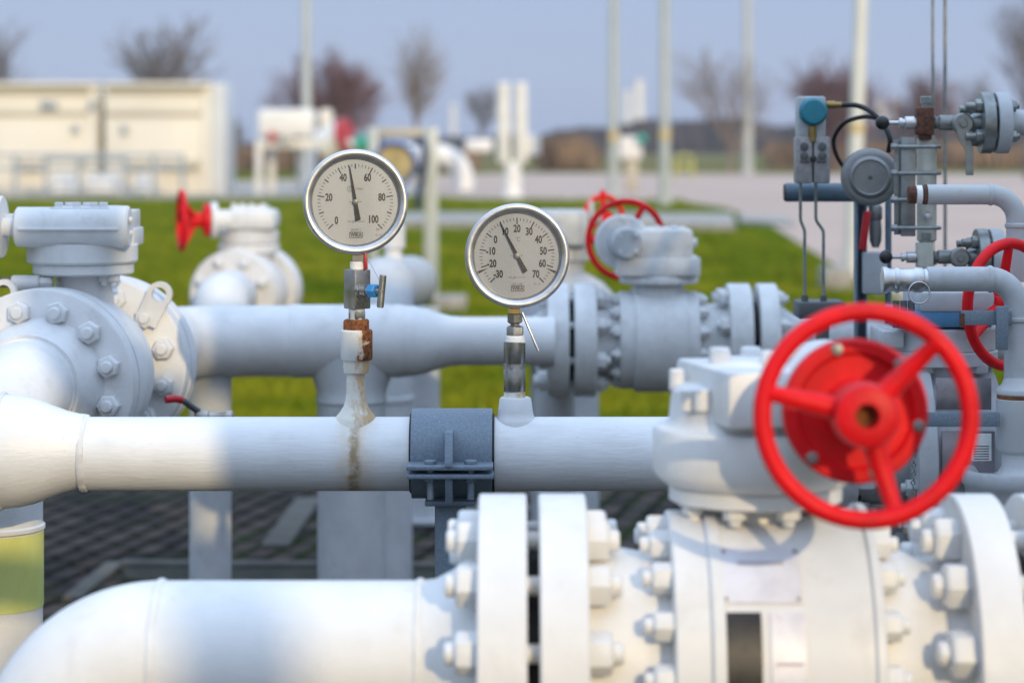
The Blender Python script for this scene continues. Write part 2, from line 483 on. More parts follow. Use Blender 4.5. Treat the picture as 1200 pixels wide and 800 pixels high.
def yellow_band():
    m, nt, b = new_mat('riser_paint')
    geo = nt.nodes.new('ShaderNodeTexCoord'); co = geo.outputs['Object']
    n = noise(nt, co, 20.0, 5, 0.6, (1, 1, 0.4))
    c = mixc(nt, ramp(nt, n, 0.3, 0.7), (0.60, 0.63, 0.17), (0.68, 0.70, 0.23))
    nt.links.new(c, b.inputs['Base Color']); b.inputs['Roughness'].default_value = 0.5
    bump(nt, b, noise(nt, co, 120.0, 6, 0.7), 0.35, 0.0015)
    return m
M['yellow_paint'] = yellow_band()

def dial_mat():
    m, nt, b = new_mat('dial_face')
    co = nt.nodes.new('ShaderNodeTexCoord').outputs['Object']
    n = noise(nt, co, 900.0, 3, 0.6)
    c = mixc(nt, ramp(nt, n, 0.3, 0.7), (0.29, 0.325, 0.385), (0.345, 0.38, 0.44))
    nt.links.new(c, b.inputs['Base Color'])
    b.inputs['Metallic'].default_value = 0.45; b.inputs['Roughness'].default_value = 0.38
    b.inputs['Anisotropic'].default_value = 0.0
    return m
M['dial_face'] = dial_mat()

def glass_mat():
    m = bpy.data.materials.new('gauge_glass'); m.use_nodes = True
    nt = m.node_tree; nt.nodes.clear()
    out = nt.nodes.new('ShaderNodeOutputMaterial')
    fr = N(nt, 'ShaderNodeFresnel', IOR=1.45)
    tr = nt.nodes.new('ShaderNodeBsdfTransparent'); gl = N(nt, 'ShaderNodeBsdfGlossy', Roughness=0.03)
    mx = nt.nodes.new('ShaderNodeMixShader')
    nt.links.new(fr.outputs[0], mx.inputs[0]); nt.links.new(tr.outputs[0], mx.inputs[1]); nt.links.new(gl.outputs[0], mx.inputs[2])
    nt.links.new(mx.outputs[0], out.inputs[0])
    return m
M['gauge_glass'] = glass_mat()

def grass_ground():
    m, nt, b = new_mat('lawn')
    co = nt.nodes.new('ShaderNodeTexCoord').outputs['Object']
    n1 = noise(nt, co, 0.35, 6, 0.65); n2 = noise(nt, co, 9.0, 6, 0.7)
    c = mixc(nt, ramp(nt, n1, 0.40, 0.60), (0.08, 0.125, 0.003), (0.19, 0.20, 0.010))
    c = mixc(nt, ramp(nt, n2, 0.45, 0.75, 0, 0.55), c, (0.055, 0.10, 0.003))
    nf = noise(nt, co, 0.012, 3, 0.5)
    # far fields are drier
    sx = nt.nodes.new('ShaderNodeSeparateXYZ'); nt.links.new(co, sx.inputs[0])
    far = ramp(nt, sx.outputs[1], 90, 150)
    dry = mixc(nt, ramp(nt, nf, 0.4, 0.6), (0.10, 0.125, 0.03), (0.22, 0.17, 0.085))
    c = mixc(nt, far, c, dry)
    nt.links.new(c, b.inputs['Base Color']); b.inputs['Roughness'].default_value = 0.9
    b.inputs['Specular IOR Level'].default_value = 0.0
    bump(nt, b, n2, 1.0, 0.06)
    return m
M['lawn'] = grass_ground()

def grass_blade():
    m, nt, b = new_mat('grass_blade')
    co = nt.nodes.new('ShaderNodeTexCoord').outputs['Object']
    n1 = noise(nt, co, 0.5, 6, 0.7); n2 = noise(nt, co, 14.0, 3, 0.6)
    c = mixc(nt, ramp(nt, n1, 0.40, 0.60), (0.09, 0.155, 0.004), (0.235, 0.25, 0.014))
    c = mixc(nt, ramp(nt, n2, 0.5, 0.8, 0, 0.6), c, (0.16, 0.15, 0.02))
    nt.links.new(c, b.inputs['Base Color']); b.inputs['Roughness'].default_value = 0.6
    b.inputs['Specular IOR Level'].default_value = 0.03
    return m
M['grass_blade'] = grass_blade()

def asphalt():
    m, nt, b = new_mat('asphalt')
    co = nt.nodes.new('ShaderNodeTexCoord').outputs['Object']
    n1 = noise(nt, co, 0.25, 5, 0.6); n2 = noise(nt, co, 40.0, 4, 0.7)
    c = mixc(nt, ramp(nt, n1, 0.3, 0.7), (0.44, 0.335, 0.275), (0.52, 0.40, 0.33))
    c = mixc(nt, ramp(nt, n2, 0.4, 0.7, 0, 0.4), c, (0.36, 0.28, 0.235))
    nt.links.new(c, b.inputs['Base Color']); b.inputs['Roughness'].default_value = 0.9; b.inputs['Specular IOR Level'].default_value = 0.2
    bump(nt, b, n2, 0.5, 0.008)
    return m
M['asphalt'] = asphalt()

def paving():
    m, nt, b = new_mat('paving')
    tc = nt.nodes.new('ShaderNodeTexCoord'); co = tc.outputs['Object']
    mp = nt.nodes.new('ShaderNodeMapping'); mp.inputs['Rotation'].default_value = (0, 0, math.radians(-78))
    nt.links.new(co, mp.inputs[0])
    br = N(nt, 'ShaderNodeTexBrick', Scale=1.0)
    br.inputs['Mortar Size'].default_value = 0.018; br.inputs['Mortar Smooth'].default_value = 0.3
    br.inputs['Brick Width'].default_value = 0.20; br.inputs['Row Height'].default_value = 0.10
    br.inputs['Color1'].default_value = rgba((0.034, 0.031, 0.031)); br.inputs['Color2'].default_value = rgba((0.085, 0.068, 0.060))
    br.inputs['Mortar'].default_value = rgba((0.003, 0.004, 0.002))
    br.offset = 0.5
    nt.links.new(mp.outputs[0], br.inputs['Vector'])
    n1 = noise(nt, co, 18.0, 5, 0.7); n2 = noise(nt, co, 1.6, 5, 0.7)
    c = mixc(nt, ramp(nt, n1, 0.4, 0.75, 0, 0.5), br.outputs['Color'], (0.025, 0.023, 0.022))
    moss = mixc(nt, br.outputs['Fac'], c, (0.016, 0.028, 0.005))
    c = mixc(nt, ramp(nt, n2, 0.45, 0.6), c, moss)
    nt.links.new(c, b.inputs['Base Color']); b.inputs['Roughness'].default_value = 0.95; b.inputs['Specular IOR Level'].default_value = 0.05
    inv = N(nt, 'ShaderNodeMath', operation='SUBTRACT'); inv.inputs[0].default_value = 1.0
    nt.links.new(br.outputs['Fac'], inv.inputs[1])
    bump(nt, b, inv.outputs[0], 0.7, 0.008)
    return m
M['paving'] = paving()
# ================================================================ middle pipe with the two gauges (in focus)
DM = 3.83
zM = P(0, 531.5, DM).z
RM = 0.0583
xg = P(417, 0, DM).x
xt = P(603, 0, DM).x
run = thing('pipeline', 'long white pipe running across the middle, rust streak under the pressure gauge', 'pipe', (xg, DM, zM))
xw = P(100, 0, DM).x
b = MB(); b.tube([(xw, DM, zM), (P(975, 0, DM).x, DM, zM)], RM, 72); b.build('pipe', M['pipe_brush_paint'], run)
b = MB()
prof = [(x, r) for x, r in [(-260, 67), (0, 67), (22, 65.5), (42, 61), (60, 54), (78, 47.5), (92, 44.2), (100, 43.4)]]
b.lathe((P(-260, 0, DM).x, DM, zM + 0.004), X, [(S(x + 260, DM), S(r, DM)) for x, r in prof], 72)
b.build('reducer', M['pipe_brush_paint'], run)
def bead(xc, r, rr, y, z, parent, m, D=DM):
    b = MB()
    n, k = 90, 8
    vs = []; fs = []
    for i in range(n):
        a = 2 * PI * i / n
        wob = 0.0011 * math.sin(a * 9 + random.random()) + random.uniform(-0.0006, 0.0006)
        for j in range(k):
            bb = 2 * PI * j / k
            R = r + (rr + wob) * 0.75 * math.cos(bb)
            vs.append((xc + wob * 0.6 + rr * 1.5 * math.sin(bb), y + R * math.cos(a), z + R * math.sin(a)))
    for i in range(n):
        for j in range(k):
            fs.append((i * k + j, ((i + 1) % n) * k + j, ((i + 1) % n) * k + (j + 1) % k, i * k + (j + 1) % k))
    b.add(vs, fs)
    return b.build('weld_bead', m, parent)
bead(xw, RM, 0.0042, DM, zM, run, M['white_paint'])
bead(P(3, 0, DM).x, S(67, DM), 0.0035, DM, zM + 0.004, run, M['white_paint'])
# nozzles welded on the pipe
b = MB()
b.LZ(DM, 417, [(433, 10.4), (458, 11), (468, 12), (476, 14.5), (483, 19), (487, 22.5), (491, 25.5), (499, 28)], n=40, cap1=False)
nz = b.build('nozzle', M['nozzle_paint'], run); nz['label'] = 'rust stained branch nozzle under the pressure gauge'
b = MB()
b.LZ(DM, 604, [(465, 16.5), (467, 18.5), (482, 20.5), (487, 21.5), (490, 24), (494, 26), (503, 27)], n=40, cap1=False)
b.build('nozzle', M['white_paint'], run)

# ---------------- rusty collar between nozzle and needle valve
col = thing('pipe_fitting', 'white threaded collar flaking to brown rust, under the needle valve', 'fitting', P(417, 436, DM))
b = MB(); b.LZ(DM, 418, [(386, 17), (387.5, 18.6), (420, 18.6), (421.5, 17.5)], n=40); b.build('collar', M['rusty_collar'], col)
b = MB(); b.LZ(DM, 417.5, [(419, 14), (420, 15.2), (432, 15.2), (436.5, 14.2)], n=32); b.build('lower_ring', M['nozzle_paint'], col)
b = MB(); b.LZ(DM, 417.5, [(374, 14.2), (376, 16), (386, 16), (387, 15)], n=6, phase=0.12); b.build('hex_bush', M['rusty_hex'], col)

# ---------------- needle valve
nv = thing('needle_valve', 'steel needle valve with blue stem nut and tee handle below the pressure gauge', 'valve', P(417, 376, DM))
b = MB()
Mr = Matrix.Rotation(math.radians(40), 3, 'Z')
b.box(P(418.5, 338.5, DM), (S(23, DM), S(23, DM), S(46, DM)), Mr, 0.002)
body = b.build('valve_body', M['steel'], nv)
b = MB(); b.LZ(DM, 418, [(360, 9.2), (364, 9.6), (376, 9.6)], n=28); b.build('lower_neck', M['stained_paint'], nv)
b = MB(); b.LZ(DM, 418.5, [(364, 10), (366, 10.8), (372, 10.8), (374, 10)], n=6); b.build('lock_ring', M['steel'], nv)
b = MB()
vs_ = [(306.5, 8.4)] + [(307.5 + 0.9 * i, 8.7 + 0.5 * (i % 2)) for i in range(9)] + [(316.5, 8.6)]
b.LZ(DM, 419, vs_, n=28); b.build('thread_tape', M['tape'], nv)
sd = Vector((0.80, -0.60, 0.0)).normalized()
p0 = P(421, 340, DM - 0.012)
b = MB()
b.lathe(p0, sd, [(0, .0125), (.006, .0125), (.0065, .0105), (.018, .0105), (.0185, .0085), (.022, .0085)], 24)
b.build('stem', M['steel'], nv)
b = MB(); b.lathe(p0 + sd * 0.0215, sd, [(0, .0095), (.001, .0115), (.012, .0115), (.014, .009)], 6); b.build('stem_nut', M['blue_plastic'], nv)
b = MB(); b.lathe(p0 + sd * 0.034, sd, [(0, .005), (.014, .0045)], 16)
hc = p0 + sd * 0.046
td = Vector((0.09, 0, 1)).normalized()
b.cyl(hc - td * S(19, DM), hc + td * S(19, DM), 0.0056, n=24, ch=0.0012)
b.lathe(hc - Vector((0, 0.0052, 0)), -Y, [(0, .0024), (.0012, .002)], 12)
b.build('tee_handle', M['steel'], nv)

# ---------------- gauges
def text_mb(mb, s, size, c, u, v, n, sx=0.8, align='CENTER', bold=0.0):
    cu = bpy.data.curves.new('t', 'FONT'); cu.body = s; cu.size = size; cu.align_x = align; cu.align_y = 'CENTER'; cu.resolution_u = 3; cu.offset = bold
    ob = bpy.data.objects.new('t', cu); COL.objects.link(ob)
    dg = bpy.context.evaluated_depsgraph_get()
    me = bpy.data.meshes.new_from_object(ob.evaluated_get(dg))
    vs = [c + u * (q.co.x * sx) + v * q.co.y for q in me.vertices]
    fs = [tuple(p.vertices) for p in me.polygons]
    mb.add(vs, fs)
    bpy.data.objects.remove(ob); bpy.data.curves.remove(cu); bpy.data.meshes.remove(me)

def gauge(name, label, cat, px, py, D, yaw, pitch, vals, lo, hi, needle, maj, mnr, Rb, texts, tape_px):
    c = P(px, py, D)
    R3 = Matrix.Rotation(yaw, 3, 'Z') @ Matrix.Rotation(pitch, 3, 'X')
    u = R3 @ X; n = R3 @ (-Y); v = R3 @ Z
    t = thing(name, label, cat, c)
    sc = Rb / 0.0835
    # case
    b = MB()
    b.lathe(c, n, [(-0.052 * sc, 0.070 * sc), (-0.050 * sc, 0.078 * sc), (-0.010 * sc, 0.079 * sc), (-0.008 * sc, 0.079 * sc)], 96)
    b.build('case', M['steel'], t)
    b = MB()
    pr = [(-0.010, .0800), (-0.008, .0825), (-0.004, .0835), (0.006, .0835), (0.009, .0828), (0.0108, .081), (0.0114, .0785), (0.0112, .0760), (0.0095, .0718), (0.0065, .0700), (0.000, .0682), (-0.006, .0678), (-0.0065, .079), (-0.010, .080)]
    b.lathe(c, n, [(a * sc, r * sc) for a, r in pr], 128, cap0=False, cap1=False)
    b.build('bezel', M['bright_steel'], t)
    b = MB(); b.lathe(c - n * 0.0035 * sc, n, [(-0.001, 0.0679 * sc), (0, 0.0679 * sc)], 96)
    dial = b.build('dial', M['dial_face'], t)
    dc = c - n * (0.0035 * sc - 0.0004)
    rt = 0.0605 * sc
    k = sc
    b = MB()
    def tick(ang, r0, r1, w0, w1):
        e = u * math.cos(ang) + v * math.sin(ang); f = -u * math.sin(ang) + v * math.cos(ang)
        b.add([dc + e * r0 + f * w0, dc + e * r0 - f * w0, dc + e * r1 - f * w1, dc + e * r1 + f * w1], [(0, 1, 2, 3)])
    A = lambda val: math.radians(225 - 270 * (val - lo) / (hi - lo))
    nm = int(round((hi - lo) / mnr))
    for i in range(nm + 1):
        val = lo + i * mnr
        if abs(val / maj - round(val / maj)) < 1e-6:
            lab = int(round(val)) in vals
            tick(A(val), (0.0500 if lab else 0.0525) * k, rt, 0.00100 * k, 0.00100 * k)
        else:
            tick(A(val), 0.0553 * k, 0.0600 * k, 0.00048 * k, 0.00048 * k)
    b.build('scale_ticks', M['ink'], dial)
    b = MB()
    for val in vals:
        a = A(val)
        rr = 0.0425 * k if abs(val) < 100 else 0.0400 * k
        text_mb(b, str(val), 0.0165 * k, dc + (u * math.cos(a) + v * math.sin(a)) * rr, u, v, n, 0.68, bold=0.0006)
    b.build('numerals', M['ink'], dial)
    b = MB()
    for s, sz, ox, oy, sx_ in texts:
        text_mb(b, s, sz * k, dc + u * ox * k + v * oy * k, u, v, n, sx_)
    # boxed maker's mark low on the dial
    b2 = MB()
    w, h = 0.0100 * k, 0.0042 * k; q = dc - v * 0.0525 * k + u * 0.001 * k
    for ex, ey, hw, hh in ((0, h, w, .0006 * k), (0, -h, w, .0006 * k), (w, 0, .0006 * k, h), (-w, 0, .0006 * k, h)):
        o_ = q + u * ex + v * ey
        b.add([o_ - u * hw - v * hh, o_ + u * hw - v * hh, o_ + u * hw + v * hh, o_ - u * hw + v * hh], [(0, 1, 2, 3)])
    text_mb(b, 'WIKA', 0.0078 * k, q, u, v, n, 0.85, bold=0.0004)
    b.build('dial_lettering', M['grey_ink'], dial)
    # pointer
    a = math.radians(needle)
    e = u * math.cos(a) + v * math.sin(a); f = -u * math.sin(a) + v * math.cos(a)
    pc = c + n * 0.0012 * sc
    b = MB()
    poly = [(0.0585 * k, 0.0005), (0.0585 * k, -0.0005), (0.0, -0.0026 * k), (-0.029 * k, -0.0040 * k), (-0.030 * k, 0.0040 * k), (0.0, 0.0026 * k)]
    b.prism(poly, pc, e, f, 0.0009)
    ptr = b.build('pointer', M['black_plastic'], t, smooth=False)
    b = MB(); b.lathe(pc, n, [(0.0002, .0045 * k), (0.0016, .0045 * k), (0.002, .0038 * k)], 24); b.build('pointer_hub', M['aluminium'], t)
    b = MB()
    for sgn in (-1, 1):
        b.add([dc + n * 0.0003 + u * sgn * 0.0070 * k + v * y_ for y_ in (-0.0006, 0.0006)] + [dc + n * 0.0003 + u * sgn * 0.0092 * k + v * y_ for y_ in (0.0006, -0.0006)], [(0, 1, 2, 3)])
    b.build('screw_marks', M['grey_ink'], dial)
    b = MB(); b.lathe(c + n * 0.0052 * sc, n, [(-0.0008, 0.0694 * sc), (0.0, 0.0694 * sc)], 96)
    b.build('glass', M['gauge_glass'], t)
    return t, dial, c, u, v, n, dc, A

YW = math.radians(7)
tg, dialg, c, u, v, n, dc, A = gauge('pressure_gauge', 'round steel pressure gauge reading about 46 bar, standing above the rusty collar', 'gauge', 416.5, 236.5, DM - 0.005, math.radians(5), math.radians(-2), (0, 20, 40, 60, 80, 100), 0, 100, 99.0, 10, 2, S(61.6, DM),
    [('KOBELL', 0.0042, 0.0065, 0.0205, 0.9), ('ce1 gas', 0.0050, -0.006, -0.031, 0.9), ('instruments', 0.0026, 0.0085, -0.031, 1.0), ('EN 837-1', 0.0052, 0.001, -0.0445, 0.8), ('bar', 0.0065, 0.036, -0.0435, 0.75), ('KL 1,0', 0.0042, 0.0365, -0.0525, 0.85), ('K', 0.0052, -0.0085, 0.0205, 0.8)], None)
b = MB(); b.lathe(dc - u * 0.0085 * 1 + v * 0.0205 + n * 0.0001, n, [(0, .0036), (0.0002, .0036), (0.0002, .0043), (0, .0043)], 32, cap0=False, cap1=False); b.build('maker_ring', M['grey_ink'], dialg)
b = MB(); b.LZ(DM, 419.5, [(296, 8.6), (308, 8.6)], n=4, phase=0.5)
b.build('stem', M['steel'], tg)
b = MB(); b.box(P(428.5, 306, DM - 0.008), (S(3.6, DM), 0.010, S(19, DM)), Matrix.Rotation(math.radians(-4), 3, 'Y'), 0.001); b.build('red_tag', M['tag_red'], tg)
b = MB(); b.tube(spline([P(430, 300, DM - 0.01), P(436, 312, DM - 0.02), P(444, 327, DM - 0.03), P(447, 335, DM - 0.03)], 6), 0.0008, 8); b.build('seal_wire', M['bright_steel'], tg)

tt, dialt, c, u, v, n, dc, A = gauge('thermometer', 'round steel dial thermometer pointing at 10 degrees, right of the pressure gauge', 'thermometer', 606, 299.5, DM - 0.005, math.radians(2), math.radians(-1), (-30, -20, -10, 0, 10, 20, 30, 40, 50, 60, 70), -30, 70, 117.0, 10, 2, S(61.2, DM),
    [('\u00b0C', 0.0105, 0.001, 0.0255, 0.75), ('ce1 gas', 0.0050, -0.007, -0.0345, 0.9), ('instruments', 0.0026, 0.0075, -0.0345, 1.0), ('EN 13190', 0.0045, 0.001, -0.0455, 0.85), ('KL 1,0', 0.0046, 0.032, -0.0455, 0.85)], None)
b = MB()
for val in (-22.0, 62.0):
    a = A(val); e = u * math.cos(a) + v * math.sin(a); f = -u * math.sin(a) + v * math.cos(a); k = S(61.2, DM) / .0835
    d2 = dc + n * 0.0006
    b.add([d2 + e * .0670 * k + f * .0022 * k, d2 + e * .0670 * k - f * .0022 * k, d2 + e * .0500 * k], [(0, 1, 2)])
b.build('range_marks', M['ink'], dialt)
b = MB()
b.LZ(DM, 603.5, [(358, 8.6), (367, 8.6)], n=4, phase=0.5)
b.build('stem', M['brass'], tt)
b = MB()
b.LZ(DM, 603.5, [(366, 5), (367, 7.6), (368.5, 9.4), (377, 9.4), (378.5, 7.5), (379.5, 5.6), (381, 5.6), (382, 9.3), (383.5, 10.6), (392, 10.6), (393.5, 9.2)], n=6, phase=0.15)
b.build('compression_nut', M['steel'], tt)
b = MB(); b.cyl(P(612, 366, DM - 0.012), P(631, 411, DM - 0.02), 0.0022, n=12); b.build('lead_wire', M['bright_steel'], tt)
tw = thing('thermowell', 'polished steel thermowell socket carrying the thermometer', 'fitting', P(603, 467, DM))
b = MB(); b.LZ(DM, 603.5, [(393, 10), (394, 11.2), (399, 11.8), (400.5, 12.2), (401, 12.6)], n=32); b.build('thread_tape', M['tape'], tw)
b = MB()
b.LZ(DM, 603, [(399.5, 11.5), (400.5, 12.8), (424, 12.8), (425, 12.3), (426, 12.3), (432, 12.3), (433, 12.8), (457, 12.8), (458.5, 12), (459.5, 12.6)], n=36)
b.build('socket', M['steel'], tw)
b = MB(); b.LZ(DM, 603, [(425.5, 12.6), (426, 13.4), (432, 13.4), (432.5, 12.6)], n=6, phase=0.3); b.build('hex_grip', M['steel'], tw)
b = MB(); b.LZ(DM, 603, [(459, 12.2), (460, 12.6), (466, 12.8), (467.5, 13.8), (468.5, 13.2)], n=30); b.build('weld_ring', M['nozzle_paint'], tw)

# ---------------- clamp on its post
cl = thing('pipe_support', 'galvanised steel pipe clamp bolted round the middle pipe on a grey post', 'pipe clamp', (P(529, 0, DM).x, DM, 0))
x0c, x1c = P(483, 0, DM).x, P(577, 0, DM).x
zc_ = zM + 0.001
def half_shell(r0, r1, a0, a1, xa, xb, n=28):
    b = MB(); vs = []; fs = []
    for i in range(n + 1):
        a = a0 + (a1 - a0) * i / n
        for xx, r in ((xa, r0), (xb, r0), (xb, r1), (xa, r1)):
            vs.append((xx, DM - r * math.cos(a), zc_ + r * math.sin(a)))
    for i in range(n):
        for k in range(4):
            k2 = (k + 1) % 4
            fs.append((i * 4 + k, i * 4 + k2, (i + 1) * 4 + k2, (i + 1) * 4 + k))
    fs.append((0, 1, 2, 3)); fs.append((n * 4 + 3, n * 4 + 2, n * 4 + 1, n * 4))
    return b.add(vs, fs)
b = half_shell(RM + 0.0005, RM + 0.0045, 0, 2 * PI - 0.01, x0c - 0.003, x1c + 0.0035, 64); b.build('rubber_liner', M['rubber'], cl)
R0, R1 = RM + 0.005, RM + 0.0125
ts = math.radians(-7)
zp = P(0, 543.5, DM - 0.07).z            # upper clamp plate
zq = P(0, 553.5, DM - 0.07).z            # lower clamp plate
aU = math.asin((zp - 0.004 - zc_) / R1); aL = math.asin((zq + 0.004 - zc_) / R1)
b = half_shell(R0, R1, aU, PI - aU, x0c, x1c)
b.box(((x0c + x1c) / 2 - 0.001, DM - R1 - 0.022, zp), (x1c - x0c + 0.006, 0.056, 0.0075), None, 0.002)
b.box(((x0c + x1c) / 2, DM + R1 + 0.022, zp), (x1c - x0c + 0.002, 0.056, 0.0075), None, 0.002)
xr = P(528, 0, DM).x
b.prism([(-0.004, 0.003), (-0.056, 0.003), (-0.056, 0.010), (-0.028, 0.052), (0.02, 0.052), (0.02, 0.003)], (xr, DM - R1 + 0.002, zp), Y, Z, 0.012)
up = b.build('upper_shell', M['galvanised'], cl)
b = half_shell(R0, R1, -PI - aL, aL, x0c, x1c)
b.box(((x0c + x1c) / 2, DM - R1 - 0.022, zq), (x1c - x0c + 0.006, 0.055, 0.0075), None, 0.002)
b.box(((x0c + x1c) / 2, DM + R1 + 0.022, zq), (x1c - x0c + 0.002, 0.055, 0.0075), None, 0.002)
b.prism([(0.02, -0.003), (-0.045, -0.003), (-0.045, -0.012), (-0.030, -0.045), (0.02, -0.045)], (xr, DM - R1 + 0.002, zq), Y, Z, 0.011)
b.build('lower_shell', M['galvanised'], cl)
for xb in (505, 552):
    pb = P(xb, 0, DM - 0.075); pb = Vector((pb.x, DM - R1 - 0.028, zp + 0.0036))
    bolt(cl, pb, Z, 0.0105, 0.0075, M['galvanised'], stud=False, spin=0.3)
    bolt(cl, Vector((pb.x, pb.y, zq - 0.0036)), -Z, 0.0100, 0.008, M['galvanised'], stud=False, spin=0.1)
    b = MB(); b.cyl((pb.x, pb.y, zp + 0.002), (pb.x, pb.y, zq - 0.038), 0.0055, n=16, ch=0.001); b.build('threaded_rod', M['galvanised'], cl)
zb = P(0, 580, DM).z
b = MB(); b.box((xr, DM, zb / 2), (S(36, DM), S(36, DM), zb - 0.002), None, 0.004)
b.build('post', M['galvanised'], cl)
b = MB(); b.box((xr, DM, zc_ - R1 - 0.002), (S(58, DM), 0.10, 0.008), None, 0.002); b.build('saddle_plate', M['galvanised'], cl)
b = MB(); b.box((xr, DM, 0.0185), (0.16, 0.16, 0.012), None, 0.002); b.build('base_plate', M['galvanised'], cl)

# ================================================================ foreground pipe
DF_ = 2.80
yF = 774
zF = P(0, yF, DF_).z
RF = S(93, DF_)
fp = thing('pipeline', 'blurred white foreground pipe bending down at the lower left, with a bolted flange', 'pipe', P(400, yF, DF_))
xa = P(188, 0, DF_).x; xb = P(492, 0, DF_).x
Rb = S(124, DF_)
pts = fillet([Vector((xb, DF_, zF)), Vector((xa - Rb, DF_, zF)), Vector((xa - Rb, DF_, 0.0))], Rb, 24)
b = MB(); b.tube(pts, RF, 64); b.build('pipe', M['bright_paint'], fp)
bead(xa, RF, 0.0035, DF_, zF, fp, M['bright_paint'])
bead(xb, RF, 0.0035, DF_, zF, fp, M['bright_paint'])
def flangeX(parent, D, yc, x0, x1, R, m, name='flange', ch=2.5, n=96):
    b = MB(); b.LX(D, yc, [(x0, R - ch), (x0 + ch * 0.8, R), (x1 - ch * 0.8, R), (x1, R - ch)], n=n)
    return b.build(name, m, parent)
b = MB(); b.LX(DF_, yF, [(491, 93), (510, 95), (535, 108), (549, 118), (563, 124)], n=64); b.build('flange_neck', M['bright_paint'], fp)
RFL = 194
flangeX(fp, DF_, yF, 561, 617, RFL, M['bright_paint'])
def nutsX(parent, D, yc, x, R, n, ph, dx, r, h, m, keep=None, stud=True):
    c = P(x, yc, D)
    axis = X * dx
    for k in range(n):
        a = ph + 2 * PI * k / n
        p = c + (-Y * math.cos(a) + Z * math.sin(a)) * S(R, D)
        if keep and not keep(a): continue
        bolt(parent, p, axis, S(r, D), S(h, D), m, stud, random.uniform(0, 1))
ph12 = math.radians(15)
front = lambda a: math.cos(a) > -0.45 or math.sin(a) > 0.4
nutsX(fp, DF_, yF, 561, 152, 12, ph12, -1, 25, 26, M['bright_paint'], front)
b = MB()
for k in range(12):
    a = ph12 + 2 * PI * k / 12
    p = P(617, yF, DF_) + (-Y * math.cos(a) + Z * math.sin(a)) * S(152, DF_)
    b = MB(); b.cyl(p - X * 0.004, p + X * S(22, DF_), S(11, DF_), n=16); b.build('stud', M['bright_paint'], fp)
b = MB(); b.LX(DF_, yF, [(615, 128), (633, 128)], n=64); b.build('gasket', M['gasket'], fp)

# ================================================================ foreground ball valve with the red handwheel
fv = thing('ball_valve', 'large blurred white ball valve in the right foreground with bright red handwheel', 'valve', P(916, yF, DF_))
flangeX(fv, DF_, yF, 631, 686, RFL, M['bright_paint'])
nutsX(fv, DF_, yF, 686, 152, 12, ph12, 1, 25, 27, M['bright_paint'], front)
b = MB(); b.LX(DF_, yF, [(684, 130), (705, 134), (730, 131), (748, 128), (765, 128), (786, 131)], n=64); b.build('neck', M['bright_paint'], fv)
flangeX(fv, DF_, yF, 781, 822, 175, M['bright_paint'], 'body_flange')
nutsX(fv, DF_, yF, 781, 152, 16, math.radians(4), -1, 18, 24, M['bright_paint'], front)
b = MB(); b.LX(DF_, yF, [(821, 178), (824, 181), (836, 181), (838, 178), (1000, 178), (1003, 183), (1012, 183), (1014, 178)], n=96)
fbody = b.build('body', M['bright_paint'], fv)
nutsX(fv, DF_, yF, 1013, 152, 16, math.radians(4), 1, 18, 22, M['bright_paint'], front)
b = MB(); b.LX(DF_, yF, [(1012, 134), (1040, 134), (1058, 128), (1075, 120), (1100, 124), (1118, 132)], n=64); b.build('neck', M['bright_paint'], fv)
flangeX(fv, DF_, yF, 1115, 1166, RFL, M['bright_paint'])
nutsX(fv, DF_, yF, 1115, 152, 12, ph12, -1, 27, 30, M['bright_paint'], front)
b = MB()
for k in range(12):
    a = ph12 + 2 * PI * k / 12
    p = P(1164, yF, DF_) + (-Y * math.cos(a) + Z * math.sin(a)) * S(152, DF_)
    b = MB(); b.cyl(p, p + X * S(34, DF_), S(12, DF_), n=16); b.build('stud', M['grey_paint'], fv)
# nameplates on the body front (curved sheets riveted on the barrel)
def curved_plate(parent, D, yc, x0, x1, R, y0, y1, th, m, name):
    """sheet lying on the front of a barrel between pixel rows y0 and y1"""
    b = MB(); c = P(x0, yc, D); vs = []; fs = []; n = 14
    xa_ = P(x0, 0, D).x; xb_ = P(x1, 0, D).x; r = S(R, D)
    h0 = S(yc - y0, D); h1 = S(yc - y1, D)
    a0 = math.asin(max(-1, min(1, h0 / r))); a1 = math.asin(max(-1, min(1, h1 / r)))
    for i in range(n + 1):
        a = a0 + (a1 - a0) * i / n
        for xx, rr in ((xa_, r), (xb_, r), (xb_, r + th), (xa_, r + th)):
            vs.append((xx, D - rr * math.cos(a), c.z + rr * math.sin(a)))
    for i in range(n):
        for k in range(4):
            k2 = (k + 1) % 4
            fs.append((i * 4 + k, i * 4 + k2, (i + 1) * 4 + k2, (i + 1) * 4 + k))
    fs.append((0, 1, 2, 3)); fs.append((n * 4 + 3, n * 4 + 2, n * 4 + 1, n * 4))
    b.add(vs, fs)
    return b.build(name, m, parent)
# barrel points lie nearer to the lens than the axis: pixel sizes measured on the front of the barrel
Dfr = DF_ - S(178, DF_)
kf = Dfr / DF_
def fx(x): return 600 + (x - 600) * kf
def fy(y): return yF + (HOR + (y - HOR) * kf - (HOR + (yF - HOR))) if False else HOR + (y - HOR) * kf
pl = curved_plate(fbody, DF_, yF, fx(850), fx(944), 178.6, fy(656), fy(712), 0.0016, M['plate_white'], 'nameplate')
curved_plate(fbody, DF_, yF, fx(853), fx(894), 178.6, fy(722), fy(812), 0.0016, M['black_plastic'], 'dark_plate')
pl2 = curved_plate(fbody, DF_, yF, fx(905), fx(946), 178.6, fy(722), fy(812), 0.0016, M['plate_white'], 'nameplate')
for q, y0_, y1_, xa_, xb_ in ((pl, 668, 672, 870, 925), (pl2, 776, 780, 910, 942)):
    curved_plate(q, DF_, yF, fx(xa_), fx(xb_), 180.5, fy(y0_), fy(y1_), 0.0004, M['plate_ink'], 'stamped_line')
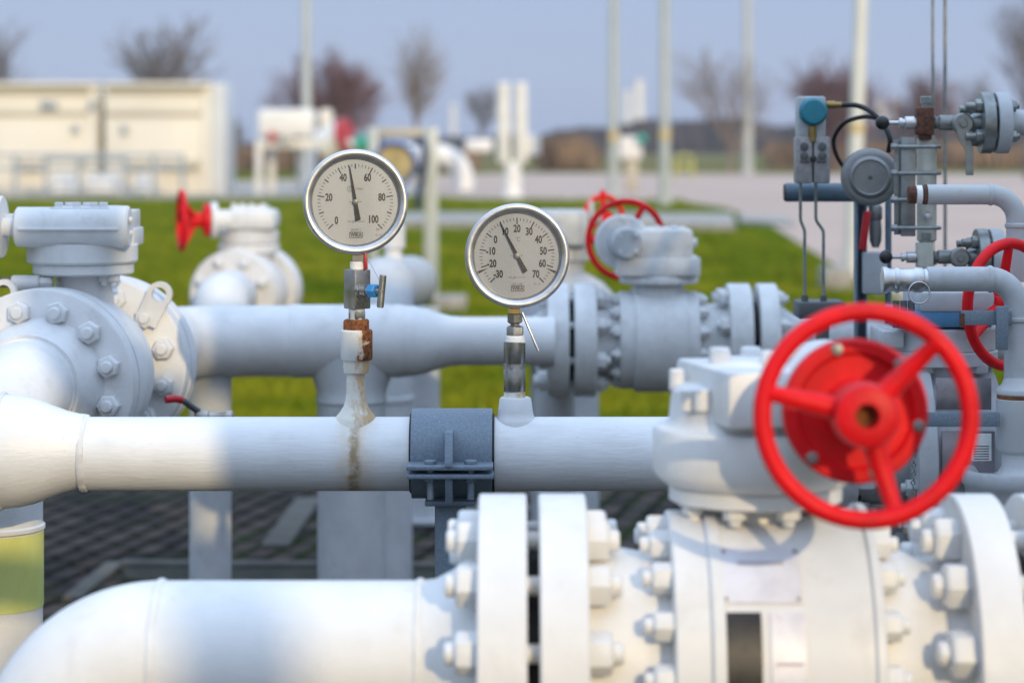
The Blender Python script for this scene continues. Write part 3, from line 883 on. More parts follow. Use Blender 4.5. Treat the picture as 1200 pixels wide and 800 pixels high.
for px_ in (854, 940):
    for py_ in (660, 708):
        a_ = math.asin(S(yF - fy(py_), DF_) / S(179, DF_)); o_ = P(fx(px_), yF, DF_)
        nrm_ = Vector((0, -math.cos(a_), math.sin(a_)))
        b = MB(); b.lathe(o_ + nrm_ * S(180.2, DF_), nrm_, [(0, .0028), (.001, .0026), (.0018, .0012)], 12); b.build('rivet', M['steel'], pl)
# bonnet and gearbox
xs_ = 885
b = MB(); b.LZ(DF_, xs_, [(565, 96), (568, 101), (583, 101), (586, 96)], n=72); b.build('bonnet_flange', M['bright_paint'], fv)
b = MB(); b.LZ(DF_, xs_, [(584, 52), (593, 50), (640, 66)], n=48); b.build('bonnet_neck', M['bright_paint'], fv)
for k in range(8):
    a = 2 * PI * (k + 0.5) / 8
    bolt(fv, P(xs_, 585, DF_) + Vector((math.cos(a), math.sin(a), 0)) * S(80, DF_), -Z, S(14, DF_), S(14, DF_), M['bright_paint'])
gb = MB()
gb.LZ(DF_, xs_, [(496, 108), (499, 117), (504, 120), (548, 120), (556, 116), (564, 106), (567, 98)], n=64)
gb.LZ(DF_, xs_, [(446, 74), (450, 92), (456, 98), (488, 101), (493, 103), (499, 109)], n=56)
gb.box(P(872, 459, DF_ - 0.03), (S(104, DF_), 0.19, S(64, DF_)), Matrix.Rotation(math.radians(14), 3, 'Z'), 0.005)
gear = gb.build('gearbox', M['bright_paint'], fv, sharp=32)
b = MB(); b.LZ(DF_, xs_, [(421, 56), (424, 61), (438, 66)], n=48); b.build('gearbox_cover', M['bright_paint'], gear)
for px_, py_, dd in ((843, 421, -0.02), (880, 420, 0.05), (903, 425, -0.05), (932, 421, -0.03)):
    bolt(fv, P(px_, py_ + 3, DF_ + dd), Z, S(13, DF_), S(18, DF_), M['bright_paint'], stud=False, spin=0.2)
for px_, py_, dd in ((793, 458, 0.0), (806, 482, -0.06), (822, 482, -0.075)):
    p = P(px_, py_, DF_ + dd)
    b = MB(); b.cyl(p, p + Z * S(26, DF_), S(9, DF_), n=16, ch=0.002); b.build('stop_screw', M['bright_paint'], gear)
Dw = 2.44
ax = Vector((-0.03, -1, 0.06)).normalized()          # shaft towards the camera
cw = P(1015, 487, Dw)                               # middle of the wheel
b = MB(); b.lathe(cw - ax * 0.42, ax, [(0, .062), (.004, .068), (.26, .066), (.262, .073), (.298, .073), (.300, .071)], 56)
b.build('worm_housing', M['bright_paint'], fv)
b = MB(); b.lathe(cw - ax * 0.119, ax, [(0, .0735), (.003, .0760), (.024, .0760), (.028, .0725), (.0282, .062), (.020, .058), (.020, .034), (.026, .030)], 64)
pd = b.build('shaft_plate', M['red_paint'], fv)
for k in range(6):
    a = 2 * PI * (k + 0.22) / 6
    e = ax.cross(Z).normalized(); w_ = e.cross(ax)
    bolt(fv, cw - ax * 0.094 + (e * math.cos(a) + w_ * math.sin(a)) * 0.0670, ax, 0.0070, 0.006, M['zinc'], stud=False, spin=a)
b = MB(); b.lathe(cw - ax * 0.10, ax, [(0, .014), (.06, .014)], 24); b.build('worm_shaft', M['zinc'], fv)
hw = MB(); hw.torus(cw, ax, S(121.5, Dw), 0.0094, 96, 20); wheel = hw.build('handwheel', M['red_paint'], fv)
b = MB(); b.lathe(cw - ax * 0.045, ax, [(0, .030), (.004, .034), (.050, .0335), (.058, .031), (.060, .028), (.060, .0125), (.036, .0115)], 48, cap1=True); b.build('hub', M['red_paint'], wheel)
b = MB(); b.lathe(cw - ax * 0.010, ax, [(0, .0112), (.0018, .0112)], 24); b.build('hub_bore', M['rust'], wheel)
e = (-ax).cross(Z).normalized()
if e.x < 0: e = -e
w_ = Z
for ang in (46, 167, 287):
    a = math.radians(ang); dvec = e * math.cos(a) + w_ * math.sin(a)
    p_in = cw - ax * 0.016 + dvec * 0.027; p_out = cw + dvec * (S(121.5, Dw) - 0.001)
    b = MB(); pts = [p_in.lerp(p_out, i / 8) - ax * 0.004 * math.sin(PI * i / 8) for i in range(9)]
    b.tube(pts, [0.0125 - 0.0045 * i / 8 + (0.002 if i == 8 else 0) for i in range(9)], 16); b.build('spoke', M['red_paint'], wheel)

# next flange and pipe on the right edge
npipe = thing('pipeline', 'white pipe end with flange at the right edge, carrying the grey vent nozzle', 'pipe', P(1300, yF, DF_))
flangeX(npipe, DF_, yF, 1196, 1252, RFL, M['bright_paint'])
b = MB(); b.LX(DF_, yF, [(1164, 126), (1198, 126)], n=64); b.build('gasket', M['gasket'], npipe)
b = MB(); b.LX(DF_, yF, [(1250, 130), (1290, 110), (1320, 93), (1700, 93)], n=64); b.build('pipe', M['bright_paint'], npipe)
nutsX(npipe, DF_, yF, 1252, 152, 12, ph12, 1, 25, 27, M['bright_paint'])
# ================================================================ left ball valve
nut_w = M['white_paint']
DL = 4.35
cL = P(46, 451, DL)
dL = Vector((0.118, 0.993, 0)).normalized()
lv = thing('ball_valve', 'white ball valve on the left with its round bolted flange facing the camera', 'valve', cL)
RL = S(112.5, DL)
b = MB(); b.lathe(cL, dL, [(0, RL - .004), (.003, RL), (.040, RL), (.044, RL - .004)], 96); b.build('flange', nut_w, lv)
bolt_ring(lv, cL, dL, S(88, DL), 12, math.radians(15), -dL, S(13.8, DL), S(13, DL), nut_w)
b = MB(); b.lathe(cL - dL * 0.07, dL, [(0, S(62, DL)), (.02, S(66, DL)), (.045, S(74, DL)), (.0705, S(79, DL))], 64); b.build('flange_neck', nut_w, lv)
b = MB(); b.lathe(cL + dL * 0.043, dL, [(0, RL - .010), (.012, RL - .010), (.012, RL - .002), (.050, RL - .002), (.053, RL - .006), (.060, RL - .016), (.064, RL - .010), (.10, RL - .012), (.15, RL - .016), (.20, RL - .026), (.24, RL - .040), (.28, RL - .058), (.34, RL - .066)], 96)
b.build('body', nut_w, lv)
c2 = cL + dL * 0.375
b = MB(); b.lathe(c2, dL, [(0, RL - .004), (.003, RL), (.040, RL), (.044, RL - .004)], 96); b.build('flange', nut_w, lv)
bolt_ring(lv, c2, dL, S(88, DL), 12, math.radians(15), -dL, S(13.8, DL), S(13, DL), nut_w)
c3 = c2 + dL * 0.050
b = MB(); b.lathe(c3, dL, [(0, RL - .004), (.003, RL), (.040, RL), (.044, RL - .004)], 96); b.build('counter_flange', nut_w, lv)
# lifting lugs
def lug(cpx, cpy, D, tilt, parent):
    c = P(cpx, cpy, D)
    R_, r_ = S(15, D), S(8.6, D)
    b = MB()
    Rm = Matrix.Rotation(tilt, 3, 'Y')
    u = Rm @ X; w = Rm @ Z
    th = 0.018
    b.ringplate(c + Y * th / 2, -Y, R_, r_, th, 32)
    b.prism([(-R_ * 0.86, -R_ * 2.5), (R_ * 0.86, -R_ * 2.5), (R_ * 0.93, -R_ * 0.35), (r_ * 0.98, -r_ * 0.40), (r_ * 0.7, -r_ * 0.84), (0, -r_ * 1.06), (-r_ * 0.7, -r_ * 0.84), (-r_ * 0.98, -r_ * 0.40), (-R_ * 0.93, -R_ * 0.35)], c, u, w, th * 0.96)
    b.build('lifting_lug', nut_w, parent)
lug(187, 345, DL + 0.35, math.radians(26), lv)
lug(5, 342, DL + 0.075, math.radians(-20), lv)
# stem and gearbox
DG = 4.53
b = MB(); b.LZ(DG, 98, [(316, 33), (330, 32), (344, 34), (356, 36), (385, 38)], n=40); b.build('stem_neck', nut_w, lv)
b = MB(); b.LZ(DG, 98, [(307, 56), (309, 58.5), (319, 58.5), (321, 56)], n=56)
b.LZ(DG, 96.5, [(284, 62), (287, 64.5), (305, 64.5), (308, 62)], n=56)
b.pbox(33, 268, 157, 289, DG - 0.02, 0.12, 0.003)
b.pbox(36, 247, 153, 269, DG - 0.03, 0.12, 0.003)
g2 = b.build('gearbox', nut_w, lv)
b = MB(); b.LX(DG - 0.075, 266, [(18.5, 20), (21, 23.5), (136, 23.5), (138, 25), (150, 25), (152.5, 22)], n=40); b.build('worm_housing', nut_w, g2)
b = MB(); b.pbox(20, 267.2, 138, 270, DG - 0.118, 0.02, 0.001); b.build('housing_seam', nut_w, g2)
b = MB(); b.pbox(58, 243, 128, 248, DG - 0.09, 0.14, 0.002); b.build('top_plate', nut_w, g2)
for px_, dd in ((69, -0.07), (81, -0.03), (90, -0.07), (102, -0.03), (110, -0.07), (121, -0.07)):
    bolt(lv, P(px_, 243.3, DG + dd), Z, S(5.2, DG), S(6.8, DG), nut_w, stud=False, spin=px_)
for px_ in (141, 147):
    bolt(lv, P(152, 258 + (px_ - 141) * 2.6, DG - 0.09 + 0.003 * (px_ - 141)), X, S(4, DG), S(4, DG), nut_w, stud=False)
for px_, py_ in ((56, 322), (122, 322), (134, 322)):
    bolt(lv, P(px_, py_ - 1.5, DG - 0.04), -Z, S(7.5, DG), S(10, DG), nut_w, spin=0.3)
b = MB(); b.LX(DG - 0.06, 266, [(4, 11), (22, 11)], n=32); b.pbox(3, 251, 20, 270, DG - 0.05, 0.04, 0.003); b.build('shaft_housing', nut_w, g2)
b = MB(); b.LX(DG - 0.06, 266, [(-7, 34), (-5.5, 36.5), (2, 36.5), (4, 35)], n=56); b.build('shaft_flange', nut_w, g2)
# drain fitting
b = MB(); b.LX(DL + 0.12, 331, [(14, 7.5), (15.5, 8.6), (44, 8.6), (46, 7.8), (47, 5), (62, 5)], n=32)
b.build('drain_fitting', nut_w, lv)
b = MB(); b.LX(DL + 0.12, 331, [(x, 6.0 + (x % 2) * 0.8) for x in range(-14, 15)], n=24); b.build('drain_thread', M['brass'], lv)
b = MB(); b.LX(DL + 0.12, 331, [(47, 6), (48, 6.8), (60, 6.8), (61, 6)], n=6); b.build('drain_nut', nut_w, lv)

# ================================================================ riser in front of the left valve
zL = cL.z
hub = cL - dL * 0.07
RP = 0.086
xr_, yr_ = hub.x - 0.025, 4.105
rs = thing('pipeline', 'white riser pipe with a yellow band, elbowed into the left flange', 'pipe', (xr_, yr_, 0))
pts = fillet([hub + dL * 0.002, Vector((xr_, yr_, zL)), Vector((xr_, yr_, -0.01))], 0.165, 22)
b = MB(); b.tube(pts, RP, 64); b.build('pipe', nut_w, rs)
b = MB(); b.lathe(hub - dL * 0.008, dL, [(0, RP * 0.99), (0.003, RP + .0035), (.009, RP + .0035), (.012, RP)], 64, cap0=False, cap1=False); b.build('weld_bead', nut_w, rs)
za, zb_ = P(0, 632, yr_ - RP).z, P(0, 721, yr_ - RP).z
b = MB(); b.lathe((xr_, yr_, za), -Z, [(0, RP), (0.0006, RP + .0014), (za - zb_ - .0006, RP + .0014), (za - zb_, RP)], 64, cap0=False, cap1=False); b.build('yellow_band', M['yellow_paint'], rs)
b = MB(); b.lathe((xr_, yr_, za + 0.002), Z, [(0, RP), (.003, RP + .004), (.009, RP + .004), (.012, RP)], 64, cap0=False, cap1=False); b.build('weld_bead', nut_w, rs)

# ================================================================ small lever valve behind the middle pipe
lvv = thing('lever_valve', 'small ball valve with red dipped lever handle lying behind the middle pipe', 'valve', P(235, 490, 4.5))
b = MB(); b.LX(4.5, 488, [(228, 6), (232, 8), (244, 8), (246, 6), (262, 6), (264, 7.5), (272, 7.5), (274, 5)], n=24); b.build('valve_body', M['steel'], lvv)
b = MB(); b.tube(spline([P(233, 482, 4.5), P(224, 476, 4.49), P(216, 470, 4.48), P(212, 468, 4.48)], 5), [0.006] * 16, 10); b.build('lever', M['dark_grey'], lvv)
b = MB(); b.tube(spline([P(213, 468.5, 4.48), P(205, 467, 4.47), P(194, 468, 4.46)], 5), 0.0072, 10); b.build('lever_grip', M['tag_red'], lvv)

# ================================================================ back pipe with tee
DB = 5.8
zB = P(0, 399.5, DB).z
RB = S(41.5, DB)
bp = thing('pipeline', 'pale back pipe with a tee and reducer, running behind the two gauges', 'pipe', P(412, 400, DB))
p1 = c3 + dL * 0.04
pl_ = Vector((p1.x + 0.02, p1.y + 0.05, zL))
pts = fillet([p1, Vector((P(205, 0, DB).x - 0.0, DB, zB)), Vector((P(476, 0, DB).x, DB, zB))], 0.19, 20)
b = MB(); b.tube(pts, RB, 56)
b.LX(DB, 399.5, [(475, 41.5), (486, 41), (500, 37.5), (514, 33), (527, 29.5), (540, 28.3), (650, 28.3)], n=56)
b.LX(DB, 399.5, [(342, 41.5), (346, 43.2), (352, 42.6), (460, 42.6), (466, 43.0), (474, 41.8)], n=56, cap0=False, cap1=False)
b.build('pipe', nut_w, bp)
b = MB(); rings = [(404, 56), (420, 55), (430, 52), (437, 48.5), (445, 45), (453, 42), (464, 40), (467, 41.6), (470, 41.6), (472, 40), (900, 40)]
n_ = 48; vs = []; fs = []
for yy, rr in rings:
    for k in range(n_):
        a = 2 * PI * k / n_
        q = P(412, yy, DB)
        vs.append((q.x + S(rr, DB) * math.cos(a), DB + S(min(rr, 41.6 if 465 < yy < 471 else 40), DB) * math.sin(a), max(q.z, -0.02)))
for i in range(len(rings) - 1):
    for k in range(n_):
        fs.append((i * n_ + k, i * n_ + (k + 1) % n_, (i + 1) * n_ + (k + 1) % n_, (i + 1) * n_ + k))
b.add(vs, fs)
b.build('tee_branch', M['shaded_column_paint'], bp)
for xx in (275, 344):
    bead(P(xx, 0, DB).x, RB, 0.0035, DB, zB, bp, nut_w)
def leg(name, label, px_, w, ytop, D, m, cap=True):
    t = thing(name, label, 'pipe support', Vector((P(px_, 0, D).x, D, 0)))
    zt = P(0, ytop, D).z
    b = MB(); b.cyl((P(px_, 0, D).x, D, 0.012), (P(px_, 0, D).x, D, zt), S(w / 2, D), n=40); b.build('column', m, t)
    b = MB(); b.lathe((P(px_, 0, D).x, D, 0.012), Z, [(0, S(w * .95, D)), (.012, S(w * .95, D))], 40); b.build('base_plate', m, t)
    return t
leg('pipe_support', 'pale round column under the left part of the back pipe', 246.5, 49, 436, DB, M['shaded_column_paint'])
leg('pipe_support', 'pale round column under the flange of the grey ball valve', 651, 46, 425, 6.1, M['shaded_column_paint'])
# riser behind the tee
vp = thing('pipeline', 'blurred pale riser bending away behind the pressure gauge', 'pipe', P(474, 400, 7.2))
D7 = 7.2
pts = fillet([P(446, 900, D7 - 0.02) * 1.0, P(446, 338, D7 - 0.02), P(482, 330, D7 + 1.6)], 0.17, 18)
pts[0].z = 0.0
b = MB(); b.tube(pts, S(37, D7), 48); b.LZ(D7 - 0.02, 446, [(462, 37), (464, 39), (469, 39), (471, 37)], n=40, cap0=False, cap1=False); b.build('pipe', M['shaded_column_paint'], vp)
b = MB(); b.LZ(D7 + 0.25, 461, [(262, 10), (266, 14), (290, 14), (292, 10), (306, 11), (320, 17), (332, 19)], n=32); b.build('vent_nozzle', nut_w, vp)
leg('pipe_support', 'wider pale column standing behind the tee of the back pipe', 498, 34, 360, 8.9, M['shaded_column_paint'])

# grey goal post frame with the round blue rimmed cap
DFm = 20.5
gf = thing('steel_frame', 'grey goalpost of square tube behind the pressure gauge', 'frame', P(470, 349, DFm))
b = MB(); b.pbox(497, 149, 513, 352, DFm, S(15, DFm), 0.01); b.build('post', M['pole_paint'], gf)
b = MB(); b.pbox(431, 149, 443, 352, DFm, S(12, DFm), 0.01); b.build('post', M['pole_paint'], gf)
b = MB(); b.pbox(443.5, 150, 496.5, 161, DFm, S(10, DFm), 0.01); b.build('crossbar', M['trim'], gf)
bd = thing('round_cap', 'yellow disc with blue rim hanging under the grey goalpost', 'disc', P(463, 214, DFm - 0.2))
b = MB(); b.lathe(P(463, 192, DFm - 0.1), -Y, [(0, S(25, DFm)), (.03, S(26, DFm)), (.14, S(26, DFm)), (.15, S(24, DFm)), (.15, S(22, DFm)), (.12, S(22, DFm))], 48, cap1=False); b.build('rim', simple('rim_blue', (0.03, 0.09, 0.30), 0.4, 0, 0.05, 10, 0), bd)
b = MB(); b.lathe(P(463, 192, DFm - 0.1), -Y, [(.09, S(22.2, DFm)), (.115, S(22.2, DFm))], 48); b.build('face', simple('cap_face', (0.50, 0.40, 0.20), 0.5, 0, 0.3, 4, 0), bd)
b = MB(); b.tube(spline([P(486, 170, DFm - 0.1), P(494, 164, DFm - 0.1), P(498, 185, DFm - 0.12), P(492, 220, DFm - 0.12), P(489, 245, DFm - 0.1)], 8), S(4, DFm), 12); b.build('hanger', simple('hanger_navy', (0.03, 0.05, 0.12), 0.5, 0, 0.05, 10, 0), bd)

# ================================================================ small valve on the left behind, red handwheel on the side
DV = 8.0
sv = thing('ball_valve', 'small white valve in the lawn behind, red handwheel on its left side', 'valve', P(290, 345, DV))
gp = nut_w
av = Vector((0.17, 0.985, 0)).normalized()
cv = P(272, 346, DV)
b = MB(); b.lathe(cv, av, [(0, S(51, DV)), (.008, S(53, DV)), (.10, S(53, DV)), (.105, S(51, DV))], 64); b.build('flange', gp, sv)
bolt_ring(sv, cv, av, S(41, DV), 8, math.radians(22), -av, S(6, DV), S(8, DV), gp)
b = MB(); b.lathe(cv + av * 0.10, av, [(0, S(48, DV)), (.08, S(47, DV)), (.16, S(44, DV))], 56); b.build('body', gp, sv)
b = MB(); b.lathe(cv + av * 0.26, av, [(0, S(51, DV)), (.008, S(53, DV)), (.09, S(53, DV)), (.10, S(51, DV))], 64); b.build('flange', gp, sv)
b = MB(); b.tube(fillet([cv + av * 0.01, P(259, 352, 7.50), P(257, 412, 7.46), P(256, 404, DB + 0.04)], [0, 0.10, 0.10, 0], 14), S(30, DV), 40); b.build('pipe', gp, sv)
b = MB(); b.LZ(DV + 0.15, 292, [(285, 32), (287, 36), (295, 36), (297, 30), (312, 26)], n=40); b.build('bonnet', gp, sv)
b = MB(); b.LZ(DV + 0.15, 292, [(268, 28), (271, 35), (284, 34), (286, 30)], n=40); b.pbox(262, 246, 322, 270, DV + 0.05, 0.20, 0.02); b.pbox(270, 242, 312, 247.5, DV + 0.08, 0.14, 0.01); b.build('gearbox', gp, sv)
for q in (274, 284, 295, 308):
    bolt(sv, P(q, 242, DV + 0.1), Z, S(3.6, DV), S(4, DV), gp, stud=False)
wa = Vector((-0.97, -0.24, 0)).normalized()
wc = P(213, 258, DV + 0.02)
b = MB(); b.lathe(wc - wa * S(58, DV), wa, [(0, S(12, DV)), (S(16, DV), S(12, DV)), (S(17, DV), S(21, DV)), (S(24, DV), S(21, DV)), (S(25, DV), S(19, DV))], 40); b.build('shaft_housing', gp, sv)
b = MB(); b.lathe(wc - wa * S(32, DV), wa, [(0, S(19, DV)), (S(6, DV), S(19, DV)), (S(8, DV), S(9, DV)), (S(24, DV), S(8, DV))], 36); b.build('shaft_plate', M['red_paint'], sv)
hw = MB(); hw.torus(wc, wa, S(33, DV), S(3.6, DV), 56, 12); wh = hw.build('handwheel', M['red_paint'], sv)
for k in range(3):
    a = PI / 2 + 2 * PI * k / 3 + 0.9
    e = wa.cross(Z).normalized()
    dv = e * math.cos(a) + Z * math.sin(a)
    b = MB(); b.tube([wc - wa * S(14, DV) + dv * S(5, DV), wc + dv * S(33, DV)], [S(4, DV), S(3, DV)], 10); b.build('spoke', M['red_paint'], wh)
# ================================================================ grey ball valve in the back line
DK = 5.95
gp = M['grey_paint']; pp = M['pale_paint']
kv = thing('ball_valve', 'grey ball valve right of the thermometer, red handwheel behind its gearbox', 'valve', P(770, 400, DK))
yK = 398
flangeX(kv, DK, yK, 641, 666, 66, gp, ch=1.5, n=64)
flangeX(kv, DK, yK, 672, 698, 66, gp, ch=1.5, n=64)
b = MB(); b.LX(DK, yK, [(664, 44), (674, 44)], n=48); b.build('gasket', M['gasket'], kv)
b = MB(); b.LX(DK, yK, [(697, 45), (704, 43), (716, 42), (724, 44), (730, 46)], n=48); b.build('neck', gp, kv)
flangeX(kv, DK, yK, 725, 744, 57, gp, 'body_flange', ch=1.5, n=64)
b = MB(); b.LX(DK, yK, [(742, 59), (744, 61), (800, 61), (803, 59)], n=72); b.build('body', gp, kv)
flangeX(kv, DK, yK, 801, 817, 57, gp, 'body_flange', ch=1.5, n=64)
b = MB(); b.LX(DK, yK, [(815, 44), (830, 42), (846, 44), (853, 46)], n=48); b.build('neck', gp, kv)
flangeX(kv, DK, yK, 851, 878, 66, gp, ch=1.5, n=64)
for xx, R_, nn, dx, rr, hh in ((641, 53, 8, -1, 10.5, 11), (698, 53, 8, 1, 10.5, 11), (725, 49, 12, -1, 7.5, 8), (817, 49, 12, 1, 7.5, 8), (851, 53, 8, -1, 10.5, 11)):
    nutsX(kv, DK, yK, xx, R_, nn, PI / nn, dx, rr, hh, gp, lambda a: math.cos(a) > -0.5 or math.sin(a) > 0.3)
b = MB()
for k in range(8):
    a = PI / 8 + 2 * PI * k / 8
    p = P(665, yK, DK) + (-Y * math.cos(a) + Z * math.sin(a)) * S(53, DK)
    b = MB(); b.cyl(p, p + X * S(8, DK), S(4, DK), n=12); b.build('stud', gp, kv)
b = MB(); b.LZ(DK, 771, [(313, 27), (330, 27), (338, 31), (352, 34)], n=40); b.build('bonnet', gp, kv)
for px_ in (748, 797):
    bolt(kv, P(px_, 329, DK - 0.03), -Z, S(5, DK), S(8, DK), gp)
b = MB(); b.LZ(DK, 772, [(322, 42), (324, 46), (330, 46), (332, 43)], n=48)
b.pbox(723, 302, 821, 324, DK - 0.09, 0.18, 0.004)
b.pbox(745, 270, 812, 301.6, DK - 0.08, 0.15, 0.004)
gk = b.build('gearbox', gp, kv)
b = MB(); b.pbox(752, 267.5, 806, 271, DK - 0.06, 0.11, 0.002); b.build('top_plate', gp, gk)
for px_ in (770, 790):
    bolt(kv, P(px_, 268, DK - 0.04), Z, S(4, DK), S(4.5, DK), gp, stud=False)
b = MB(); b.lathe(P(809, 284, DK), X, [(0, S(10, DK)), (.006, S(10, DK)), (.007, S(6, DK)), (.016, S(6, DK))], 6); b.build('side_plug', gp, gk)
ak = Vector((0.16, -1, 0)).normalized()
ck = P(735, 285, DK - 0.115)
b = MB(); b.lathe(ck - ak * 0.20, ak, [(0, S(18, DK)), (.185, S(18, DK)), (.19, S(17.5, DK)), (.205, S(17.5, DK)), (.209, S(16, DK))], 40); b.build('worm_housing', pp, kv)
for k in range(4):
    a = PI / 4 + k * PI / 2
    bolt(kv, ck + ak * 0.008 + (X * math.cos(a) + Z * math.sin(a)) * S(13, DK), ak, S(2.6, DK), S(2.5, DK), gp, stud=False)
b = MB(); b.lathe(ck - ak * 0.07, ak, [(0, S(30, DK)), (.003, S(32, DK)), (.016, S(32, DK)), (.02, S(30, DK))], 48); b.build('shaft_plate', gp, kv)
for k in range(6):
    a = 0.5 + k * PI / 3
    bolt(kv, ck - ak * 0.051 + (X * math.cos(a) + Z * math.sin(a)) * S(27, DK), ak, S(3, DK), S(3, DK), gp, stud=False)
DKw = 6.28
ck2 = P(733.5, 281, DKw)
hw = MB(); hw.torus(ck2, ak, S(45, DKw), S(3.7, DKw), 72, 12); wh = hw.build('handwheel', M['red_paint'], kv)
b = MB(); b.lathe(ck2 + ak * 0.14, -ak, [(0, S(7, DKw)), (.15, S(7, DKw)), (.152, S(13, DKw)), (.17, S(13, DKw))], 32); b.build('hub', M['red_paint'], wh)
for ang in (62, 182, 302):
    a = math.radians(ang); dv = X * math.cos(a) + Z * math.sin(a)
    b = MB(); b.tube([ck2 - ak * 0.012 + dv * S(8, DKw), ck2 + dv * S(45, DKw)], [S(4.2, DKw), S(3.2, DKw)], 10); b.build('spoke', M['red_paint'], wh)

# pipe going on to the right from the grey valve
kp = thing('pipeline', 'pale back pipe leaving the grey ball valve to the right with a loose flange', 'pipe', P(960, 400, DK))
flangeX(kp, DK, yK, 886, 909, 66, gp, ch=1.5, n=64)
b = MB(); b.LX(DK, yK, [(877, 44), (888, 44)], n=48); b.build('gasket', M['gasket'], kp)
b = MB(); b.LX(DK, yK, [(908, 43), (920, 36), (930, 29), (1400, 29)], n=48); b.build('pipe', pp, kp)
nutsX(kp, DK, yK, 909, 53, 8, PI / 8, 1, 8, 9, gp)

# ---------------- valve of the parallel line behind it
DQ = 7.4
qv = thing('ball_valve', 'pale ball valve half hidden behind the thermometer, with its own dark red wheel', 'valve', P(655, 340, DQ))
b = MB(); b.LZ(DQ, 662, [(305, 22), (318, 22), (330, 44), (345, 58), (362, 64), (420, 66)], n=48); b.build('body', pp, qv)
b = MB(); b.LZ(DQ, 662, [(288, 26), (290, 30), (304, 30), (306, 24)], n=40); b.pbox(630, 247, 690, 289, DQ - 0.12, 0.22, 0.015); b.pbox(690, 236, 696, 262, DQ - 0.06, 0.03, 0.004); b.build('gearbox', pp, qv)
qc = P(707, 256, DQ + 0.2)
qa = Vector((0.5, -0.86, 0)).normalized()
b = MB(); b.cyl(qc, qc + Vector((-0.12, -0.10, 0)), 0.02, n=16); b.build('shaft_housing', pp, qv)
hw = MB(); hw.torus(qc, qa, S(27, DQ), S(3, DQ), 48, 10); wh = hw.build('handwheel', M['red_paint'], qv)
b = MB(); b.lathe(qc - qa * .02, qa, [(0, S(9, DQ)), (.05, S(8, DQ))], 24); b.build('hub', M['red_paint'], wh)
for ang in (88, 208, 328):
    a = math.radians(ang); e = qa.cross(Z).normalized(); dv = e * math.cos(a) + Z * math.sin(a)
    b = MB(); b.tube([qc, qc + dv * S(34 if ang == 88 else 27, DQ)], S(3.3, DQ), 10); b.build('spoke', M['red_paint'], wh)
b = MB(); b.cyl(P(662, 400, DQ), Vector((P(662, 0, DQ).x, DQ, 0)), S(40, DQ), n=40); b.build('pipe', pp, qv)

# ================================================================ instrument stand on the right
DI = 4.55
ist = thing('instrument_stand', 'slate grey channel post holding the transmitter and regulator on the right', 'post', Vector((P(1006, 0, 4.75).x, 4.75, 0)))
b = MB()
D = 4.75; w = S(13, D); xc = P(1007, 0, D).x; zt = P(0, 232, D).z
b.box((xc, D, zt / 2 + 0.006), (w, 0.004, zt - 0.012), None, 0.001); b.box((xc - w / 2 + .002, D - 0.017, zt / 2 + .006), (0.004, 0.03, zt - .012), None, 0.001); b.box((xc + w / 2 - .002, D - 0.017, zt / 2 + .006), (0.004, 0.03, zt - .012), None, 0.001)
b.build('post', M['slate_blue'], ist)
b = MB(); b.box((xc, D, 0.006), (0.12, 0.12, 0.012), None, 0.002); b.build('base_plate', M['slate_blue'], ist)
b = MB(); b.LX(4.72, 225.5, [(920, 10.4), (921.5, 11), (1015, 11)], n=32); b.build('mounting_tube', M['slate_blue'], ist)
b = MB(); b.LX(4.72, 225.5, [(918.5, 9.5), (920.2, 10)], n=24); b.build('tube_cap', M['black_plastic'], ist)
b = MB(); b.pbox(1012, 296, 1040, 345, 4.7, 0.05, 0.004); b.build('bracket', pp, ist)
# small bore pipe beside the post
b = MB(); b.cyl(P(1041, 232, 4.72), Vector((P(1041, 0, 4.72).x, 4.72, 0.006)), S(3.8, 4.72), n=16); b.build('conduit', M['slate_blue'], ist)

tr = thing('pressure_transmitter', 'pressure transmitter with teal round cap above a cast steel manifold', 'transmitter', P(953, 215, 4.68))
b = MB(); b.pbox(935, 113, 968, 161, 4.62, 0.05, 0.005); b.build('housing', pp, tr)
b = MB(); b.lathe(P(952, 131, 4.62), -Y, [(0, S(16, 4.6)), (.003, S(16.6, 4.6)), (.020, S(16.4, 4.6)), (.026, S(13.5, 4.6)), (.027, S(9, 4.6)), (.026, 0.0)], 40); b.build('cap', M['teal_plastic'], tr)
b = MB(); b.cyl(P(952, 148, 4.62), P(952, 166, 4.62), 0.008, n=14); b.build('neck', M['brass'], tr)
b = MB()
b.pbox(933, 160, 952.3, 215, 4.615, 0.045, 0.004); b.pbox(953.7, 160, 973, 215, 4.615, 0.045, 0.004); b.pbox(951.5, 164, 954.5, 212, 4.63, 0.02, 0.001)
mf = b.build('manifold', M['cast_steel'], tr)
for px_ in (942.5, 963.5):
    for py_ in (172, 183):
        b = MB(); b.lathe(P(px_, py_, 4.615), -Y, [(-.001, S(5, 4.6)), (.003, S(5, 4.6)), (.004, S(3.5, 4.6))], 16); b.build('port_plug', M['dark_grey'], mf)
    b = MB(); b.pbox(px_ - 5, 187.5, px_ + 5, 190.5, 4.611, 0.005, 0.001); b.build('stamped_bar', M['dark_grey'], mf)
b = MB(); b.lathe(P(953, 186, 4.612), -Y, [(0, 0.006), (.006, 0.006), (.008, .004)], 12); b.build('centre_screw', M['black_plastic'], mf)
for k, (x0, x1) in enumerate(((938, 943), (956, 965))):
    b = MB(); b.tube(fillet([P(x0, 214, 4.66), P(x0, 258, 4.66), P(x1, 270, 4.66), P(x1, 356, 4.66)], 0.02, 6), S(1.9, 4.66), 12); b.build('impulse_line', M['zinc'], tr)
    b = MB(); b.cyl(P(x1, 346, 4.66), P(x1, 356, 4.66), S(4, 4.66), n=14); b.build('line_fitting', M['dark_grey'], tr)
